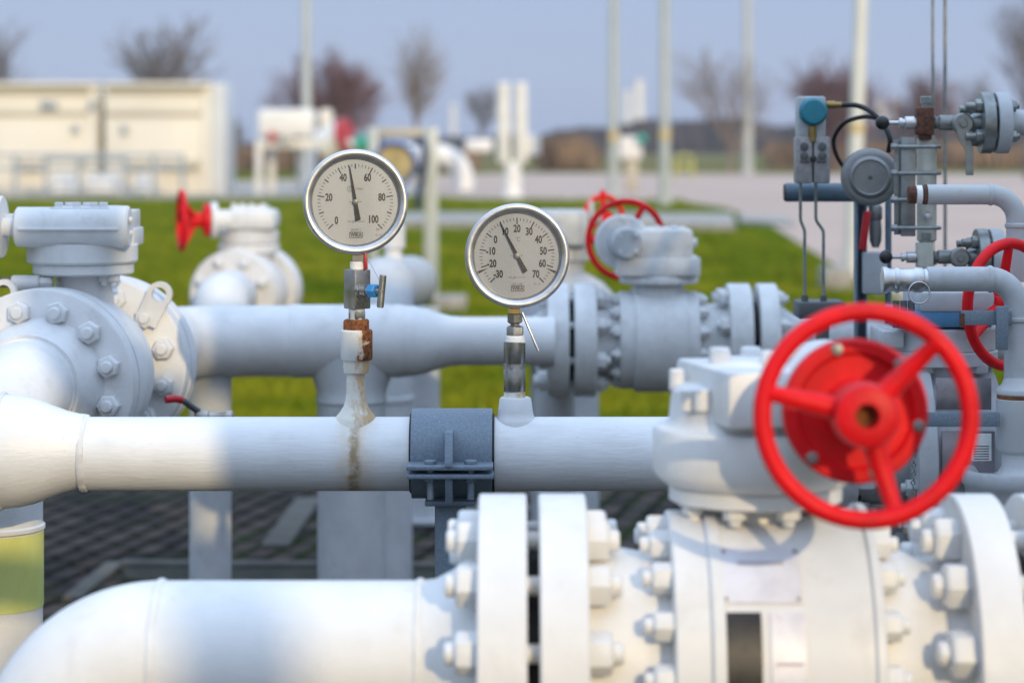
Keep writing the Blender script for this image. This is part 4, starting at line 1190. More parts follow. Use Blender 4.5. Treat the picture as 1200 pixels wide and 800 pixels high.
b = MB(); b.pbox(936, 354, 992, 374, 4.63, 0.10, 0.004); b.pbox(958, 372, 972, 720, 4.66, 0.04, 0.004); b.build('valve_manifold', M['dark_grey'], tr)

gl = thing('cable', 'black looped cable with brass gland running from the teal capped transmitter', 'cable', P(1000, 150, 4.6))
b = MB(); b.LX(4.63, 123, [(967, 3), (970, 4.6), (978, 4.6), (979, 3.6), (986, 3.6)], n=12); b.build('gland', M['brass'], gl)
b = MB(); b.tube(spline([P(986, 123, 4.63), P(1005, 124, 4.62), P(1022, 132, 4.60), P(1036, 147, 4.58), P(1043, 163, 4.57), P(1041, 178, 4.58)], 8), S(3.1, 4.6), 12)
b.tube(spline([P(1030, 139, 4.60), P(1012, 137, 4.62), P(990, 144, 4.64), P(978, 160, 4.66), P(978, 175, 4.67), P(986, 192, 4.68), P(1000, 205, 4.68)], 8), S(2.6, 4.6), 12)
b.build('cable', M['black_plastic'], gl)

rg = thing('pressure_regulator', 'round grey diaphragm housing between the transmitter and the bracket plate', 'regulator', P(1019, 207, 4.5))
ra = Vector((-0.12, -1, 0)).normalized()
c = P(1019.5, 207.5, 4.5)
R_ = S(34, 4.5)
b = MB(); b.lathe(c + ra * 0.0, ra, [(-.05, R_ * .75), (-.03, R_ * .98), (-.016, R_), (-.006, R_), (-.004, R_ * .99), (.004, R_ * .99), (.010, R_ * .96), (.014, R_ * .86), (.0145, R_ * .74), (.018, R_ * .70), (.022, R_ * .64), (.0225, R_ * .60), (.0205, R_ * .56), (.0205, 0)], 72); b.build('housing', M['aluminium'], rg)
b = MB(); b.lathe(c + ra * 0.020, ra, [(0, .004), (.003, .004), (.004, .0025)], 12); b.build('centre_screw', M['dark_grey'], rg)
rt_ = thing('warning_tag', 'red plastic tag hanging on the slate post below the round regulator', 'tag', P(1014, 293, 4.68))
Mt = Matrix.Rotation(math.radians(8), 3, 'Y')
b = MB(); b.box(P(1013.5, 270, 4.68), (S(9, 4.68), 0.004, S(46, 4.68)), Mt, 0.0015); b.build('tag_plate', M['tag_red'], rt_)
b = MB(); b.tube(spline([P(1010, 250, 4.675), P(1016, 243, 4.67), P(1024, 240, 4.69)], 5), 0.001, 6); b.build('tie', M['black_plastic'], rt_)
fw = thing('impulse_filter', 'small metal filter bowl hanging by the red tag behind the bracket', 'filter', P(1026, 290, 4.72))
b = MB(); b.LZ(4.74, 1026, [(240, 6), (243, 8), (256, 8), (258, 6.5), (270, 7.5), (282, 7), (290, 4)], n=24); b.build('bowl', M['aluminium'], fw)

# ---------------- bracket plate and cream pipe with U bolts
DU = 4.35
up_ = thing('pipe_bracket', 'vertical steel bracket plate with four U bolts beside the cream pipe', 'bracket', P(1064, 278, DU))
b = MB(); b.pbox(1056, 161, 1073, 277, DU - 0.01, 0.008, 0.0015); b.pbox(1048, 164, 1056.5, 275, DU + 0.002, 0.006, 0.001); b.build('plate', M['zinc'], up_)
for yy in (172, 203, 234, 267):
    b = MB()
    b.tube(fillet([P(1046, yy, DU - 0.015), P(1101, yy, DU - 0.028), P(1101, yy, DU + 0.05), P(1060, yy, DU + 0.05)], 0.018, 8), S(2.4, DU), 12)
    ub = b.build('u_bolt', M['zinc'], up_)
    b = MB(); b.LX(DU - 0.015, yy, [(1044, 3.6), (1045, 4.6), (1051, 4.6), (1052, 3.6)], n=6); b.build('nut', M['aluminium'], ub)
cp_ = thing('vertical_pipe', 'short cream pipe clamped upright between the two instrument valves', 'pipe', P(1086, 345, DU))
b = MB(); b.LZ(DU + 0.018, 1086, [(159, 9), (165, 11.5), (281, 11.5), (284, 8), (296, 8), (298, 12), (310, 12)], n=32); b.build('pipe', M['cream_paint'], cp_)
b = MB(); b.lathe(P(1086, 252, DU - 0.0), Vector((0, -1, -0.25)), [(0, .007), (.014, .007), (.015, .005), (.028, .0045)], 12); b.build('bleed_screw', M['bright_steel'], cp_)

def instrument_valve(label, y0, D, k, block_mat, handle):
    """block valve: black ball on a stem, cross block, body with lever boss, flange pair; k = size factor, y0 = pixel row"""
    c0x = 1085
    fxp = lambda x: c0x + (x - c0x) * k
    t = thing('block_valve', label, 'valve', P(c0x, y0 + 15 * k, D))
    b = MB(); b.sphere(P(fxp(1034), y0, D - 0.01), S(8.3 * (0.95 if k < 1 else 1), D), 24, 14); b.build('knob', M['black_plastic'], t)
    b = MB(); b.LX(D, y0, [(fxp(1040), 2.4), (fxp(1053), 2.4), (fxp(1053.4), 5.5 * k), (fxp(1057), 6 * k), (fxp(1057.5), 4.5 * k), (fxp(1060), 4.5 * k), (fxp(1060.5), 7.5 * k), (fxp(1071), 7.5 * k), (fxp(1071.5), 6 * k), (fxp(1077), 6 * k)], n=24); b.build('stem', M['bright_steel'], t)
    b = MB(); b.pbox(fxp(1075), y0 - 18 * k, fxp(1095), y0 + 14 * k, D - 0.016, 0.032, 0.003); b.pbox(fxp(1078), y0 + 13 * k, fxp(1092), y0 + 20 * k, D - 0.010, 0.02, 0.002); b.build('block', block_mat, t)
    b = MB(); b.LZ(D, c0x, [(y0 - 31 * k, 6 * k), (y0 - 30 * k, 7 * k), (y0 - 23 * k, 7 * k), (y0 - 22.5 * k, 5 * k), (y0 - 17 * k, 5 * k)], n=6); b.build('plug', M['zinc'], t)
    b = MB(); b.LX(D, y0, [(fxp(1094), 7 * k), (fxp(1096), 8 * k), (fxp(1098), 6.5 * k), (fxp(1101), 9 * k), (fxp(1117), 9 * k), (fxp(1120), 7 * k), (fxp(1134), 7 * k), (fxp(1140), 11 * k), (fxp(1150), 12 * k)], n=28); b.build('body', M['zinc'], t)
    b = MB(); b.lathe(P(fxp(1128), y0 + 1, D - 0.016), -Y, [(-.01, S(12.5 * k, D)), (.006, S(12.5 * k, D)), (.009, S(10.5 * k, D)), (.0095, S(5 * k, D)), (.012, S(4 * k, D))], 28); boss = b.build('boss', M['zinc'], t)
    if handle:
        b = MB(); b.prism([(-.011, 0.0), (.011, 0.0), (.016, -.030), (.019, -.034), (.019, -.082), (.006, -.082), (.005, -.036), (-.006, -.02)], P(fxp(1128), y0 + 8, D - 0.026), X, Z, 0.006); b.build('lever', M['zinc'], boss)
    for x0, x1, mm, nm in ((1148, 1162, M['zinc'], 'flange'), (1165, 1181, M['pale_paint'], 'flange')):
        b = MB(); b.LX(D, y0, [(fxp(x0), 35 * k), (fxp(x0 + 1), 36 * k), (fxp(x1 - 1), 36 * k), (fxp(x1), 35 * k)], n=48); b.build(nm, mm, t)
    b = MB(); b.LX(D, y0, [(fxp(1161), 20 * k), (fxp(1166), 20 * k)], n=32); b.build('gasket', M['gasket'], t)
    c = P(fxp(1148), y0, D); c2_ = P(fxp(1181), y0, D)
    for q in range(4):
        a = PI / 4 + q * PI / 2 + 0.1
        off = (-Y * math.cos(a) + Z * math.sin(a)) * S(25 * k, D)
        bolt(t, c + off, -X, S(8.5 * k, D), S(9 * k, D), M['zinc'], spin=0.4 + q)
        bolt(t, c2_ + off, X, S(7.5 * k, D), S(7 * k, D), M['zinc'], spin=0.2 + q)
        bb = MB(); bb.cyl(c + off - X * S(20 * k, D), c + off + X * S(20 * k, D), S(4.6 * k, D), n=14); bb.build('stud', M['zinc'], t)
    b = MB(); b.LX(D, y0, [(fxp(1180), 20 * k), (fxp(1188), 15 * k), (fxp(1380), 15 * k)], n=32); b.build('pipe', M['pale_paint'], t)
    return t
instrument_valve('upper instrument valve with rusted brown block, black knob and steel lever', 144, DU, 1.0, M['rust_brown'], True)
instrument_valve('lower instrument valve with black knob, green grey block and no lever', 301, DU, 0.92, M['cream_paint'], False)

# ---------------- sample pipes with couplings
DPp = 4.12
s1 = thing('vent_pipe', 'upper grey pipe elbow with rusted open end, bending down at the right', 'pipe', P(1100, 228, DPp))
pts = fillet([P(1083, 228, DPp), P(1191, 228, DPp), P(1191, 330, DPp)], S(30, DPp), 14)
b = MB(); b.tube(pts, S(11.8, DPp), 32); b.build('pipe', M['stained_paint'], s1)
b = MB(); b.LX(DPp, 228, [(1064, 9), (1065, 10.8), (1073, 10.8), (1073.5, 10.2)], n=28); b.build('rusty_thread', M['rust_brown'], s1)
b = MB(); b.LX(DPp, 228, [(1073, 10.2), (1074, 10.8), (1080, 10.8), (1080.5, 10)], n=28); b.build('thread_tape', M['tape'], s1)
b = MB(); b.LX(DPp, 228, [(1080, 10.6), (1084, 12.2), (1086, 12)], n=28); b.build('rust_edge', M['rust_brown'], s1)
b = MB(); b.LZ(DPp, 1191, [(261, 12), (262.5, 13.4), (266, 13.4), (267.5, 12)], n=28, cap0=False, cap1=False); b.build('weld_bead', M['stained_paint'], s1)
b = MB(); b.LX(DPp, 228, [(1158, 12), (1159.5, 13), (1162, 13), (1163.5, 12)], n=28, cap0=False, cap1=False); b.build('weld_bead', M['stained_paint'], s1)

DP2 = 3.90
s2 = thing('vent_pipe', 'lower grey pipe elbow with chromed hose coupling, turning down into the collar', 'pipe', P(1100, 327, DP2))
pts = fillet([P(1086, 327, DP2), P(1192, 327, DP2), P(1192, 452, DP2)], S(34, DP2), 14)
b = MB(); b.tube(pts, [S(14.6, DP2)] * (len(pts) - 1) + [S(15.5, DP2)], 36); b.build('pipe', M['pale_paint'], s2)
b = MB(); b.LX(DP2, 328, [(1033, 12), (1034, 15.5), (1038, 16), (1042, 13.8), (1047, 13.4), (1050, 15.4), (1052, 15.4), (1055, 13.6), (1070, 13.6), (1072, 15), (1080, 15), (1082, 13.5), (1090, 14)], n=36); b.build('hose_coupling', M['bright_steel'], s2)
b = MB(); b.torus(P(1077, 343, DP2 - 0.022), Vector((0.1, -1, 0)), S(12.5, DP2), S(1.1, DP2), 36, 8); b.build('pull_ring', M['bright_steel'], s2)
b = MB(); b.LZ(DP2, 1192, [(371, 14), (372.5, 16.8), (376, 16.8), (377.5, 15)], n=28, cap0=False, cap1=False); b.build('weld_bead', M['pale_paint'], s2)
b = MB(); b.LX(DP2, 327, [(1157, 14.5), (1159, 16), (1162, 16), (1164, 14.5)], n=28, cap0=False, cap1=False); b.build('weld_bead', M['pale_paint'], s2)
b = MB(); b.LZ(DP2, 1194, [(442, 17), (450, 20), (455, 25.5), (456.5, 26.5), (461, 26.5), (463, 24.5), (466, 24.5), (467.5, 26.5), (524, 26.5), (528, 24), (531, 20), (546, 20), (552, 24), (560, 30), (600, 30)], n=44); b.build('collar', M['stained_paint'], s2)
b = MB(); b.LZ(DP2, 1194, [(462.2, 25), (463, 25.6), (466.5, 25.6), (467.2, 25)], n=40); b.build('rust_ring', M['rust'], s2)
# bracket arms holding it
b = MB(); b.pbox(1127, 364, 1186, 381, DP2 - 0.03, 0.008, 0.0015); b.build('bracket_arm', M['galvanised'], s2)
b = MB(); b.pbox(1168, 359, 1182, 410, DP2 - 0.042, 0.012, 0.002); b.build('bracket_plate', M['galvanised'], s2)
b = MB(); b.pbox(1125.5, 367, 1130.5, 384, DP2 - 0.032, 0.012, 0.001); b.build('rusty_end', M['rust_brown'], s2)
b = MB(); b.pbox(1083, 483, 1172, 500, DP2 - 0.03, 0.008, 0.0015); b.build('bracket_arm', M['galvanised'], s2)

# dish flange below the collar
df = thing('nozzle_flange', 'grey dish shaped flange under the collar at the right edge', 'flange', P(1194, 580, DP2))
b = MB(); b.LZ(DP2, 1194, [(549, 64), (553, 66), (566, 66), (570, 63), (600, 58), (800, 58)], n=64, cap0=False)
b.lathe(P(1194, 549, DP2), -Z, [(0, S(64, DP2)), (0.003, S(60, DP2)), (0.014, S(56, DP2)), (0.015, S(30, DP2))], 64, cap0=False, cap1=False)
b.build('flange', pp, df)

# ================================================================ right ball valve behind the handwheel
DR = 4.12
rv = thing('ball_valve', 'grey ball valve with a blue band, standing behind the big red handwheel', 'valve', P(1100, 620, DR))
yR = 532
flangeX(rv, DR, yR, 962, 995, 88, pp, ch=1.5, n=72)
b = MB(); b.LX(DR, yR, [(994, 52), (1006, 52)], n=48); b.build('gasket', M['gasket'], rv)
nutsX(rv, DR, yR, 995, 70, 8, PI / 8 + 0.05, 1, 15, 20, pp)
b = MB(); b.LX(DR, yR, [(1004, 58), (1058, 58)], n=48); b.build('neck', pp, rv)
flangeX(rv, DR, yR, 1057, 1080, 118, pp, 'body_flange', ch=1.5, n=96)
b = MB(); b.LX(DR, yR, [(1079, 100), (1082, 104), (1158, 104), (1160, 100)], n=80); rb_ = b.build('body', pp, rv)
nutsX(rv, DR, yR, 1057, 100, 12, PI / 12, -1, 11, 12, pp, lambda a: math.cos(a) > -0.4)
Dn = DR - 0.16
b = MB(); b.pbox(1097, 443, 1162, 480, Dn, 0.006, 0.001); b.build('nameplate', M['plate_metal'], rb_)
b = MB(); b.pbox(1104, 505, 1166, 566, Dn - 0.004, 0.006, 0.001); b.build('rusty_nameplate', M['plate_metal'], rb_)
b = MB(); b.pbox(1138, 508, 1162, 540, Dn - 0.0065, 0.003, 0.0008)
b.build('bright_label', M['tape'], rb_)
b = MB()
for k in range(6): b.pbox(1141, 522 + k * 3, 1159, 523.2 + k * 3, Dn - 0.0068, 0.001, 0)
b.build('label_lines', M['grey_ink'], rb_)
b = MB(); b.LZ(DR, 1100, [(408, 66), (410, 68), (424, 68), (426, 64)], n=64)
b.LZ(DR, 1100, [(424, 48), (444, 48), (446, 54), (470, 54)], n=56)
b.build('bonnet', pp, rv)
for px_ in (1066, 1086, 1148):
    bolt(rv, P(px_, 427, DR - 0.07), -Z, S(10, DR), S(11, DR), pp, stud=False)
b = MB(); b.LZ(DR, 1100, [(381, 64), (383, 66.5), (407, 66.5), (409, 64)], n=72); b.pbox(1078, 342, 1166, 366, DR - 0.10, 0.18, 0.006); b.pbox(1034, 388, 1060, 408, DR - 0.08, 0.14, 0.004)
gr = b.build('gearbox', pp, rv)
b = MB(); b.pbox(1054, 364.5, 1163, 384, DR - 0.098, 0.17, 0.004); b.build('blue_band', M['blue_paint'], gr)
for px_ in (1050, 1059, 1068):
    b = MB(); b.cyl(P(px_, 352, DR - 0.09), P(px_, 384, DR - 0.09), S(4, DR), n=12); b.build('stop_screw', M['dark_grey'], gr)
# chain hanging on the flange
b = MB()
for k in range(14):
    c = P(1070.5 + 0.6 * math.sin(k), 508 + k * 5.2, DR - 0.175)
    b.torus(c, Y if k % 2 else X, S(2.3, DR), S(0.75, DR), 12, 6)
b.build('chain', M['zinc'], rv)
# its handwheel towards the right
ra = Vector((0.60, -0.80, 0)).normalized()
rc = P(1183, 357, DR - 0.10)
hw = MB(); hw.torus(rc, ra, S(70, DR), S(6.3, DR), 80, 14); wh = hw.build('handwheel', M['red_paint'], rv)
b = MB(); b.lathe(rc - ra * 0.10, ra, [(0, S(28, DR)), (.003, S(30, DR)), (.04, S(30, DR)), (.045, S(12, DR)), (.11, S(12, DR))], 40); b.build('hub', M['red_paint'], wh)
for ang in (90, 215, 330):
    a = math.radians(ang); e = ra.cross(Z).normalized(); dv = e * math.cos(a) + Z * math.sin(a)
    b = MB(); b.tube([rc - ra * 0.02 + dv * S(8, DR), rc + dv * S(70, DR)], [S(7, DR), S(5, DR)], 12); b.build('spoke', M['red_paint'], wh)
b = MB(); b.cyl(rc - ra * 0.10, rc - ra * 0.16, 0.035, n=24); b.build('shaft_housing', pp, rv)
b = MB(); b.LX(DR, yR, [(1159, 58), (1500, 58)], n=48); b.build('pipe', pp, rv)

# thin lines rising behind the instruments
for px_, w_, ln, lab in ((1093, 1.7, 345, 'left thin grey stay rod rising out of frame behind the rusted block'), (1107.5, 2.0, 700, 'right thin grey stay rod rising out of frame behind the instrument valves')):
    D = 5.3
    r_ = S(w_, D); p = P(px_, 0, D)
    t = MB(); t.cyl((p.x, D, 0.02), (p.x, D, 2.6), r_, n=10)
    o = t.build('stay_rod', M['zinc']); tag(o, lab, 'rod')
# ================================================================ ground
def sheet(name, pts, z, m, kind='structure'):
    b = MB(); b.add([(p[0], p[1], z) for p in pts], [tuple(range(len(pts)))])
    o = b.build(name, m, None, (0, 0, 0), smooth=False); tag(o, kind=kind); return o
sheet('ground', [(-130, -36), (130, -36), (130, 460), (-130, 460)], 0.0, M['lawn'])
sheet('paving', [(-5.5, -2.0), (6.0, -2.0), (6.0, 9.9), (0.2, 9.9), (0.2, 10.6), (-5.5, 10.6)], 0.004, M['paving'])
g = lambda x, y: (G(x, y).x, G(x, y).y)
sheet('road', [g(-700, 233), g(270, 233), g(500, 229), g(560, 233), g(800, 236), g(850, 244), g(900, 262), g(960, 300), g(1010, 330), g(1120, 420), g(1500, 420), g(1500, 204), g(900, 204), g(600, 203), g(280, 212), g(-700, 212)], 0.008, M['asphalt'])
sheet('gravel_strip', [g(-600, 232.5), g(268, 232.5), g(500, 229), g(500, 216), g(-600, 216)], 0.012, M['gravel'])
def slab(name, label, a, b_, c, d, h, m):
    q = [G(*a), G(*b_), G(*c), G(*d)]
    b = MB(); b.add([(p.x, p.y, -0.02) for p in q] + [(p.x, p.y, h) for p in q], [(3, 2, 1, 0), (4, 5, 6, 7), (0, 1, 5, 4), (1, 2, 6, 5), (2, 3, 7, 6), (3, 0, 4, 7)])
    o = b.build(name, m, None, None, smooth=False)
    tag(o, label, 'kerb'); return o
slab('concrete_kerb', 'light concrete kerb strip lying across the lawn behind the grey valve', (455, 266), (862, 270), (858, 256), (455, 255), 0.10, M['concrete'])
slab('concrete_kerb', 'pale kerb continuing thinly to the right along the asphalt', (866, 262), (930, 266), (925, 257), (866, 255), 0.06, M['concrete'])
# edging round the pipe foundation on the paving
def edging(label, pts, w, h):
    b = MB()
    for (a, c) in zip(pts[:-1], pts[1:]):
        p, q = G(*a), G(*c); d = (q - p); L = d.length
        Mx = Matrix.Rotation(math.atan2(d.y, d.x), 3, 'Z')
        b.box((p + q) / 2 + Z * (h / 2 + 0.001), (L - 0.004, w, h), Mx, 0.006)
    o = b.build('edging_stone', M['kerb_stone']); tag(o, label, 'kerb')
edging('mossy edging stone running away from the camera on the paving', [(84, 706), (135, 664)], 0.06, 0.02)
edging('low edging stone across the paving behind the foreground pipe', [(140, 664), (700, 668)], 0.06, 0.02)
edging('broad concrete edging leaning beside the tee branch', [(322, 644), (362, 588)], 0.10, 0.02)
edging('edging stone at the far edge of the paving', [(420, 598), (700, 600)], 0.10, 0.02)
sheet('planting_bed', [g(150, 682), g(700, 690), g(700, 671), g(140, 667)], 0.010, M['gravel_soil'])
# concrete feet
def block(label, x0, x1, ytop, ybase, m=M['concrete'], depth=0.5):
    D = CAM_H * FPX / (ybase - HOR)
    b = MB(); b.pbox(x0, ytop, x1, ybase + 1, D, depth, 0.01)
    o = b.build('concrete_block', m); tag(o, label, 'block'); return o
block('small concrete footing in the grass at the foot of the grey goalpost', 509, 546, 349, 366)
block('pale concrete footing of the bright lamp post on the right', 967, 1000, 315, 341)

# ================================================================ grass blades
def blades(name, n, d0, d1, hgt, wid, seed):
    r = np.random.default_rng(seed)
    # even in image rows: 1/D uniform, then width follows the frustum
    inv = r.uniform(1 / d1, 1 / d0, n); D = 1 / inv
    xh = D * 0.235
    x = r.uniform(-1, 1, n) * xh
    h = hgt * r.uniform(0.6, 1.3, n) * (D / d0) ** 0.35
    w = wid * (D / d0) ** 0.9
    a = r.uniform(0, PI, n)
    lx = r.normal(0, 0.3, n) * h; ly = r.normal(0, 0.3, n) * h
    dx = np.cos(a) * w; dy = np.sin(a) * w
    # keep clear of road, gravel and paving
    px = x / D * FPX + 600; py = CAM_H / D * FPX + HOR
    keep = ~((py < 234) | ((px > 800) & (py < 236 + (px - 800) * 0.45)) | ((py > 253) & (py < 272) & (px > 450) & (px < 870)) | ((x > -5.6) & (x < 6.1) & (D < 10.62)))
    x, D, h, dx, dy, lx, ly = [q[keep] for q in (x, D, h, dx, dy, lx, ly)]
    m = len(x)
    v = np.empty((m, 3, 3))
    v[:, 0] = np.stack([x - dx, D - dy, np.zeros(m)], 1); v[:, 1] = np.stack([x + dx, D + dy, np.zeros(m)], 1); v[:, 2] = np.stack([x + lx, D + ly, h], 1)
    me = bpy.data.meshes.new(name); me.from_pydata(v.reshape(-1, 3).tolist(), [], np.arange(m * 3).reshape(-1, 3).tolist()); me.update()
    me.materials.append(M['grass_blade'])
    o = bpy.data.objects.new(name, me); COL.objects.link(o); tag(o, 'short green lawn grass behind the pipes', 'grass', kind='stuff'); return o
blades('grass', 110000, 9.9, 62, 0.045, 0.007, 3)

# ================================================================ white equipment building (two modules)
DBd = 66.0
def part_box(parent, name, x0, y0, x1, y1, D, depth, m, bev=0.02):
    b = MB(); b.pbox(x0, y0, x1, y1, D, depth, bev); return b.build(name, m, parent)
for k, (x0, x1, lab) in enumerate(((-140, 113, 'left cream equipment cabin cut by the frame edge'), (123, 247, 'right cream equipment cabin with its end wall coloured as shaded'))):
    t = thing('equipment_cabin', lab, 'building', P((x0 + x1) / 2, 228, DBd))
    part_box(t, 'wall', x0, 101, x1, 227.5, DBd, 3.2 if k == 0 else 2.6, M['cladding'])
    part_box(t, 'roof', x0 - 1, 96.5, x1 + (1 if k == 0 else 0), 101, DBd - 0.25, 3.0, M['cladding'])
    part_box(t, 'eave_shadow', x0 + 4, 104, x1 - 6, 110.5, DBd - 0.05, 0.04, M['trim'])  # dark strip coloured in as the shadow under the eave
    part_box(t, 'wall_seam', x0 + 1, 130, x1 - 1, 136, DBd - 0.06, 0.05, M['trim'])
    part_box(t, 'corner_post', x1 - 10, 101, x1 - 0.5, 227, DBd - 0.08, 0.1, M['cladding'])
    if k == 0:
        part_box(t, 'vent', 47, 118, 67, 129, DBd - 0.1, 0.1, M['vent_metal'])
        part_box(t, 'lamp', 104, 119, 111, 129, DBd - 0.25, 0.2, M['vent_metal'])
        part_box(t, 'outlet', 84, 146, 92, 156, DBd - 0.15, 0.15, M['vent_metal'])
    else:
        part_box(t, 'end_wall', 247.5, 98, 263, 227.5, DBd + 0.05, 2.5, M['cladding_shaded'])  # grey tone stands in for less light on this side
        part_box(t, 'outlet', 141, 147, 149, 157, DBd - 0.15, 0.15, M['vent_metal'])
part = None
rl = thing('railing', 'low grey pipe railing in front of the cream cabins', 'railing', P(110, 226, DBd - 3))
for xx in (-30, 18, 54, 92, 147, 180, 214):
    b = MB(); b.cyl(P(xx, 228, DBd - 3), P(xx, 181, DBd - 3), 0.055, n=10); b.build('post', M['rail_metal'], rl)
for yy, x0, x1 in ((182, -60, 216), (197, -60, 216), (187, 54, 147)):
    b = MB(); b.cyl(P(x0, yy, DBd - 3), P(x1, yy, DBd - 3), 0.045, n=10); b.build('rail', M['rail_metal'], rl)
for x0, x1, lab in ((60, 92, 'white bench box standing behind the left part of the railing'), (100, 140, 'white bench box standing behind the middle of the railing'), (158, 176, 'small white tank box behind the right part of the railing')):
    b = MB(); b.pbox(x0, 207, x1, 226, DBd - 1.6, 0.6, 0.04); b.pbox(x0 + 2, 204, x1 - 2, 207.5, DBd - 1.5, 0.4, 0.02)
    o = b.build('equipment_box', M['far_white']); tag(o, lab, 'box')
for x0, x1, lab in ((20, 50, 'dark duct opening low on the left cabin'), (94, 98, 'narrow dark duct below the cabin joint'), (150, 176, 'dark duct opening low on the right cabin'), (186, 232, 'long dark duct opening near the end of the right cabin')):
    b = MB(); b.pbox(x0, 188, x1, 197, DBd - 0.35, 0.34, 0.02); o = b.build('air_duct', M['trim']); tag(o, lab, 'duct')

# ================================================================ process equipment in the distance
def pipes(name, label, cat, segs, m, loc):
    t = thing(name, label, cat, loc)
    return t
D = 66
t = thing('metering_skid', 'cream metering shelter on white legs left of the pressure gauge', 'shelter', P(335, 228, D))
part_box(t, 'roof_box', 302, 128, 367, 160, D, 1.6, M['far_white'], 0.1)
part_box(t, 'side_box', 374, 128, 388, 152, D + 0.3, 1.0, M['cladding'], 0.1)
for xx in (303, 318, 352, 366):
    part_box(t, 'leg', xx - 4, 163, xx + 4, 228, D + (0.2 if xx in (303, 366) else 1.2), 0.2, M['far_white'])
part_box(t, 'table_top', 306, 163.5, 366, 174, D + 0.1, 1.0, M['cladding'], 0.05)
part_box(t, 'red_valve', 314, 155, 323, 166, D - 0.15, 0.14, M['far_red'], 0.04)
b = MB(); b.lathe(P(336, 164, D - .2), Z, [(0, .2), (.1, .18), (.16, .05)], 12); b.build('dome', M['trim'], t)
D = 64
t = thing('process_vessel', 'white horizontal vessel with red band behind the pressure gauge', 'vessel', P(395, 215, D))
b = MB(); b.lathe(P(376, 172, D), Vector((0.9, -0.3, 0.45)), [(0, .30), (.08, .42), (.85, .42)], 28); b.build('shell', M['far_white'], t)
b = MB(); b.lathe(P(400, 160, D - 0.25), Vector((0.9, -0.3, 0.2)), [(0, .44), (.22, .44)], 28); b.build('red_band', M['far_red'], t)
b = MB(); b.lathe(P(415, 168, D), X, [(0, .20), (.3, .24), (.42, .1)], 18); b.build('green_motor', M['far_green'], t)
b = MB(); b.pbox(384, 168, 428, 188, D + 0.3, 0.5, 0.1); b.pbox(382, 180, 392, 228, D + 0.1, .2, .02); b.pbox(416, 180, 425, 228, D + .5, .2, .02); b.build('support', M['far_white'], t)
D = 72
t = thing('pipeline', 'thick white pipe elbow bending to the ground right of the goalpost', 'pipe', P(546, 222, D))
b = MB(); b.tube(fillet([P(470, 181, D), P(543, 181, D), P(543, 224, D)], S(30, D), 14), S(12, D), 24); b.build('pipe', M['far_white'], t)
D = 62
t = thing('vent_stack', 'pair of white vent stacks on one pedestal, in the middle distance', 'stack', P(600, 231, D))
for x0 in (590, 610.5):
    b = MB(); b.LZ(D, x0, [(97, 5.5), (99, 7.3), (143, 7.3), (147, 8), (186, 8), (192, 5)], n=24); s_ = b.build('stack', M['far_white'], t)
    b = MB(); b.LZ(D, x0, [(136, 7.5), (136.4, 7.9), (139, 7.9), (139.4, 7.5)], n=24); b.build('band', M['cladding'], s_)
b = MB(); b.LZ(D, 601, [(189, 6), (194, 9), (204, 10), (228, 10), (231, 12)], n=24); b.build('pedestal', M['far_white'], t)
part_box(t, 'side_box', 616, 158, 633, 182, D + 0.1, 0.5, M['far_white'], 0.05)
D = 70
t = thing('control_cabinet', 'white control cabinet with green top light beside the lamp posts', 'cabinet', P(743, 224, D))
part_box(t, 'cabinet', 727, 160, 752, 186, D, 0.6, M['far_white'], 0.04)
part_box(t, 'stand', 733, 186, 748, 224, D + 0.2, 0.2, M['trim'], 0.02)
b = MB(); b.sphere(P(752, 163, D - 0.2), S(6, D), 14, 8); b.build('green_lamp', M['far_green'], t)
for x0, y0, y1, w, D, lab in ((748.5, 94, 175, 7, 420, 'faint white chimney far off beyond the control cabinet'), (735, 106, 175, 5, 440, 'fainter thin chimney left of the far white chimney'), (1031, 118, 172, 6.5, 440, 'left white silo tower on the horizon right of the bright lamp post'), (1048, 117, 172, 6.5, 440, 'right white silo tower on the horizon, near the black knob'), (531, 122, 175, 4, 420, 'very faint mast tower on the horizon left of the vent stacks')):
    b = MB(); b.LZ(D, x0, [(y0, w * .9), (y1, w)], n=16); o = b.build('chimney', M['far_white']); tag(o, lab, 'tower')
D = 78
b = MB(); b.pbox(545, 163, 577, 178, D, 2, 0.1); o = b.build('white_tank', M['far_white']); tag(o, 'small white tank left of the twin vent stacks', 'tank')
t = thing('barrier_hoop', 'yellow tubular barrier hoop at the roadside right of the lamp post', 'barrier', P(802, 212, 82))
b = MB(); b.tube(fillet([P(792, 212, 82), P(792, 182, 82), P(812, 182, 82), P(812, 212, 82)], 0.2, 6), 0.045, 10); b.build('hoop', M['far_yellow'], t)
b = MB(); b.cyl(P(792, 196, 82), P(812, 196, 82), 0.06, n=10); b.build('crossbar', M['far_yellow'], t)
# lamp posts
def lamp(px, ybase, w, band, m, lab, tilt=0.0):
    D = CAM_H * FPX / (ybase - HOR)
    p = G(px, ybase); r = S(w / 2, D); h = 8.5
    t = thing('lamp_post', lab, 'lamp post', p, None)
    d = Vector((tilt, 0, 1)).normalized()
    b = MB(); b.cyl(p, p + d * h, r * 1.08, r * 0.8, n=20); b.build('pole', m, t)
    b = MB(); b.cyl(p, p + d * 0.25, r * 1.35, n=20); b.build('base_sleeve', m, t)
    b = MB(); b.cyl(p + d * h, p + d * h + X * 0.9 + Z * 0.15, r * .5, n=12); b.box(p + d * h + X * 1.1 + Z * 0.17, (0.6, 0.22, 0.1), None, 0.03); b.build('lamp_head', M['vent_metal'], t)
    if band:
        zb = (HOR - band) * D / FPX + CAM_H
        b = MB(); b.cyl(p + d * (zb - S(6, D)), p + d * (zb + S(6, D)), r * 1.16, n=20); b.build('yellow_band', M['band_yellow'], t)
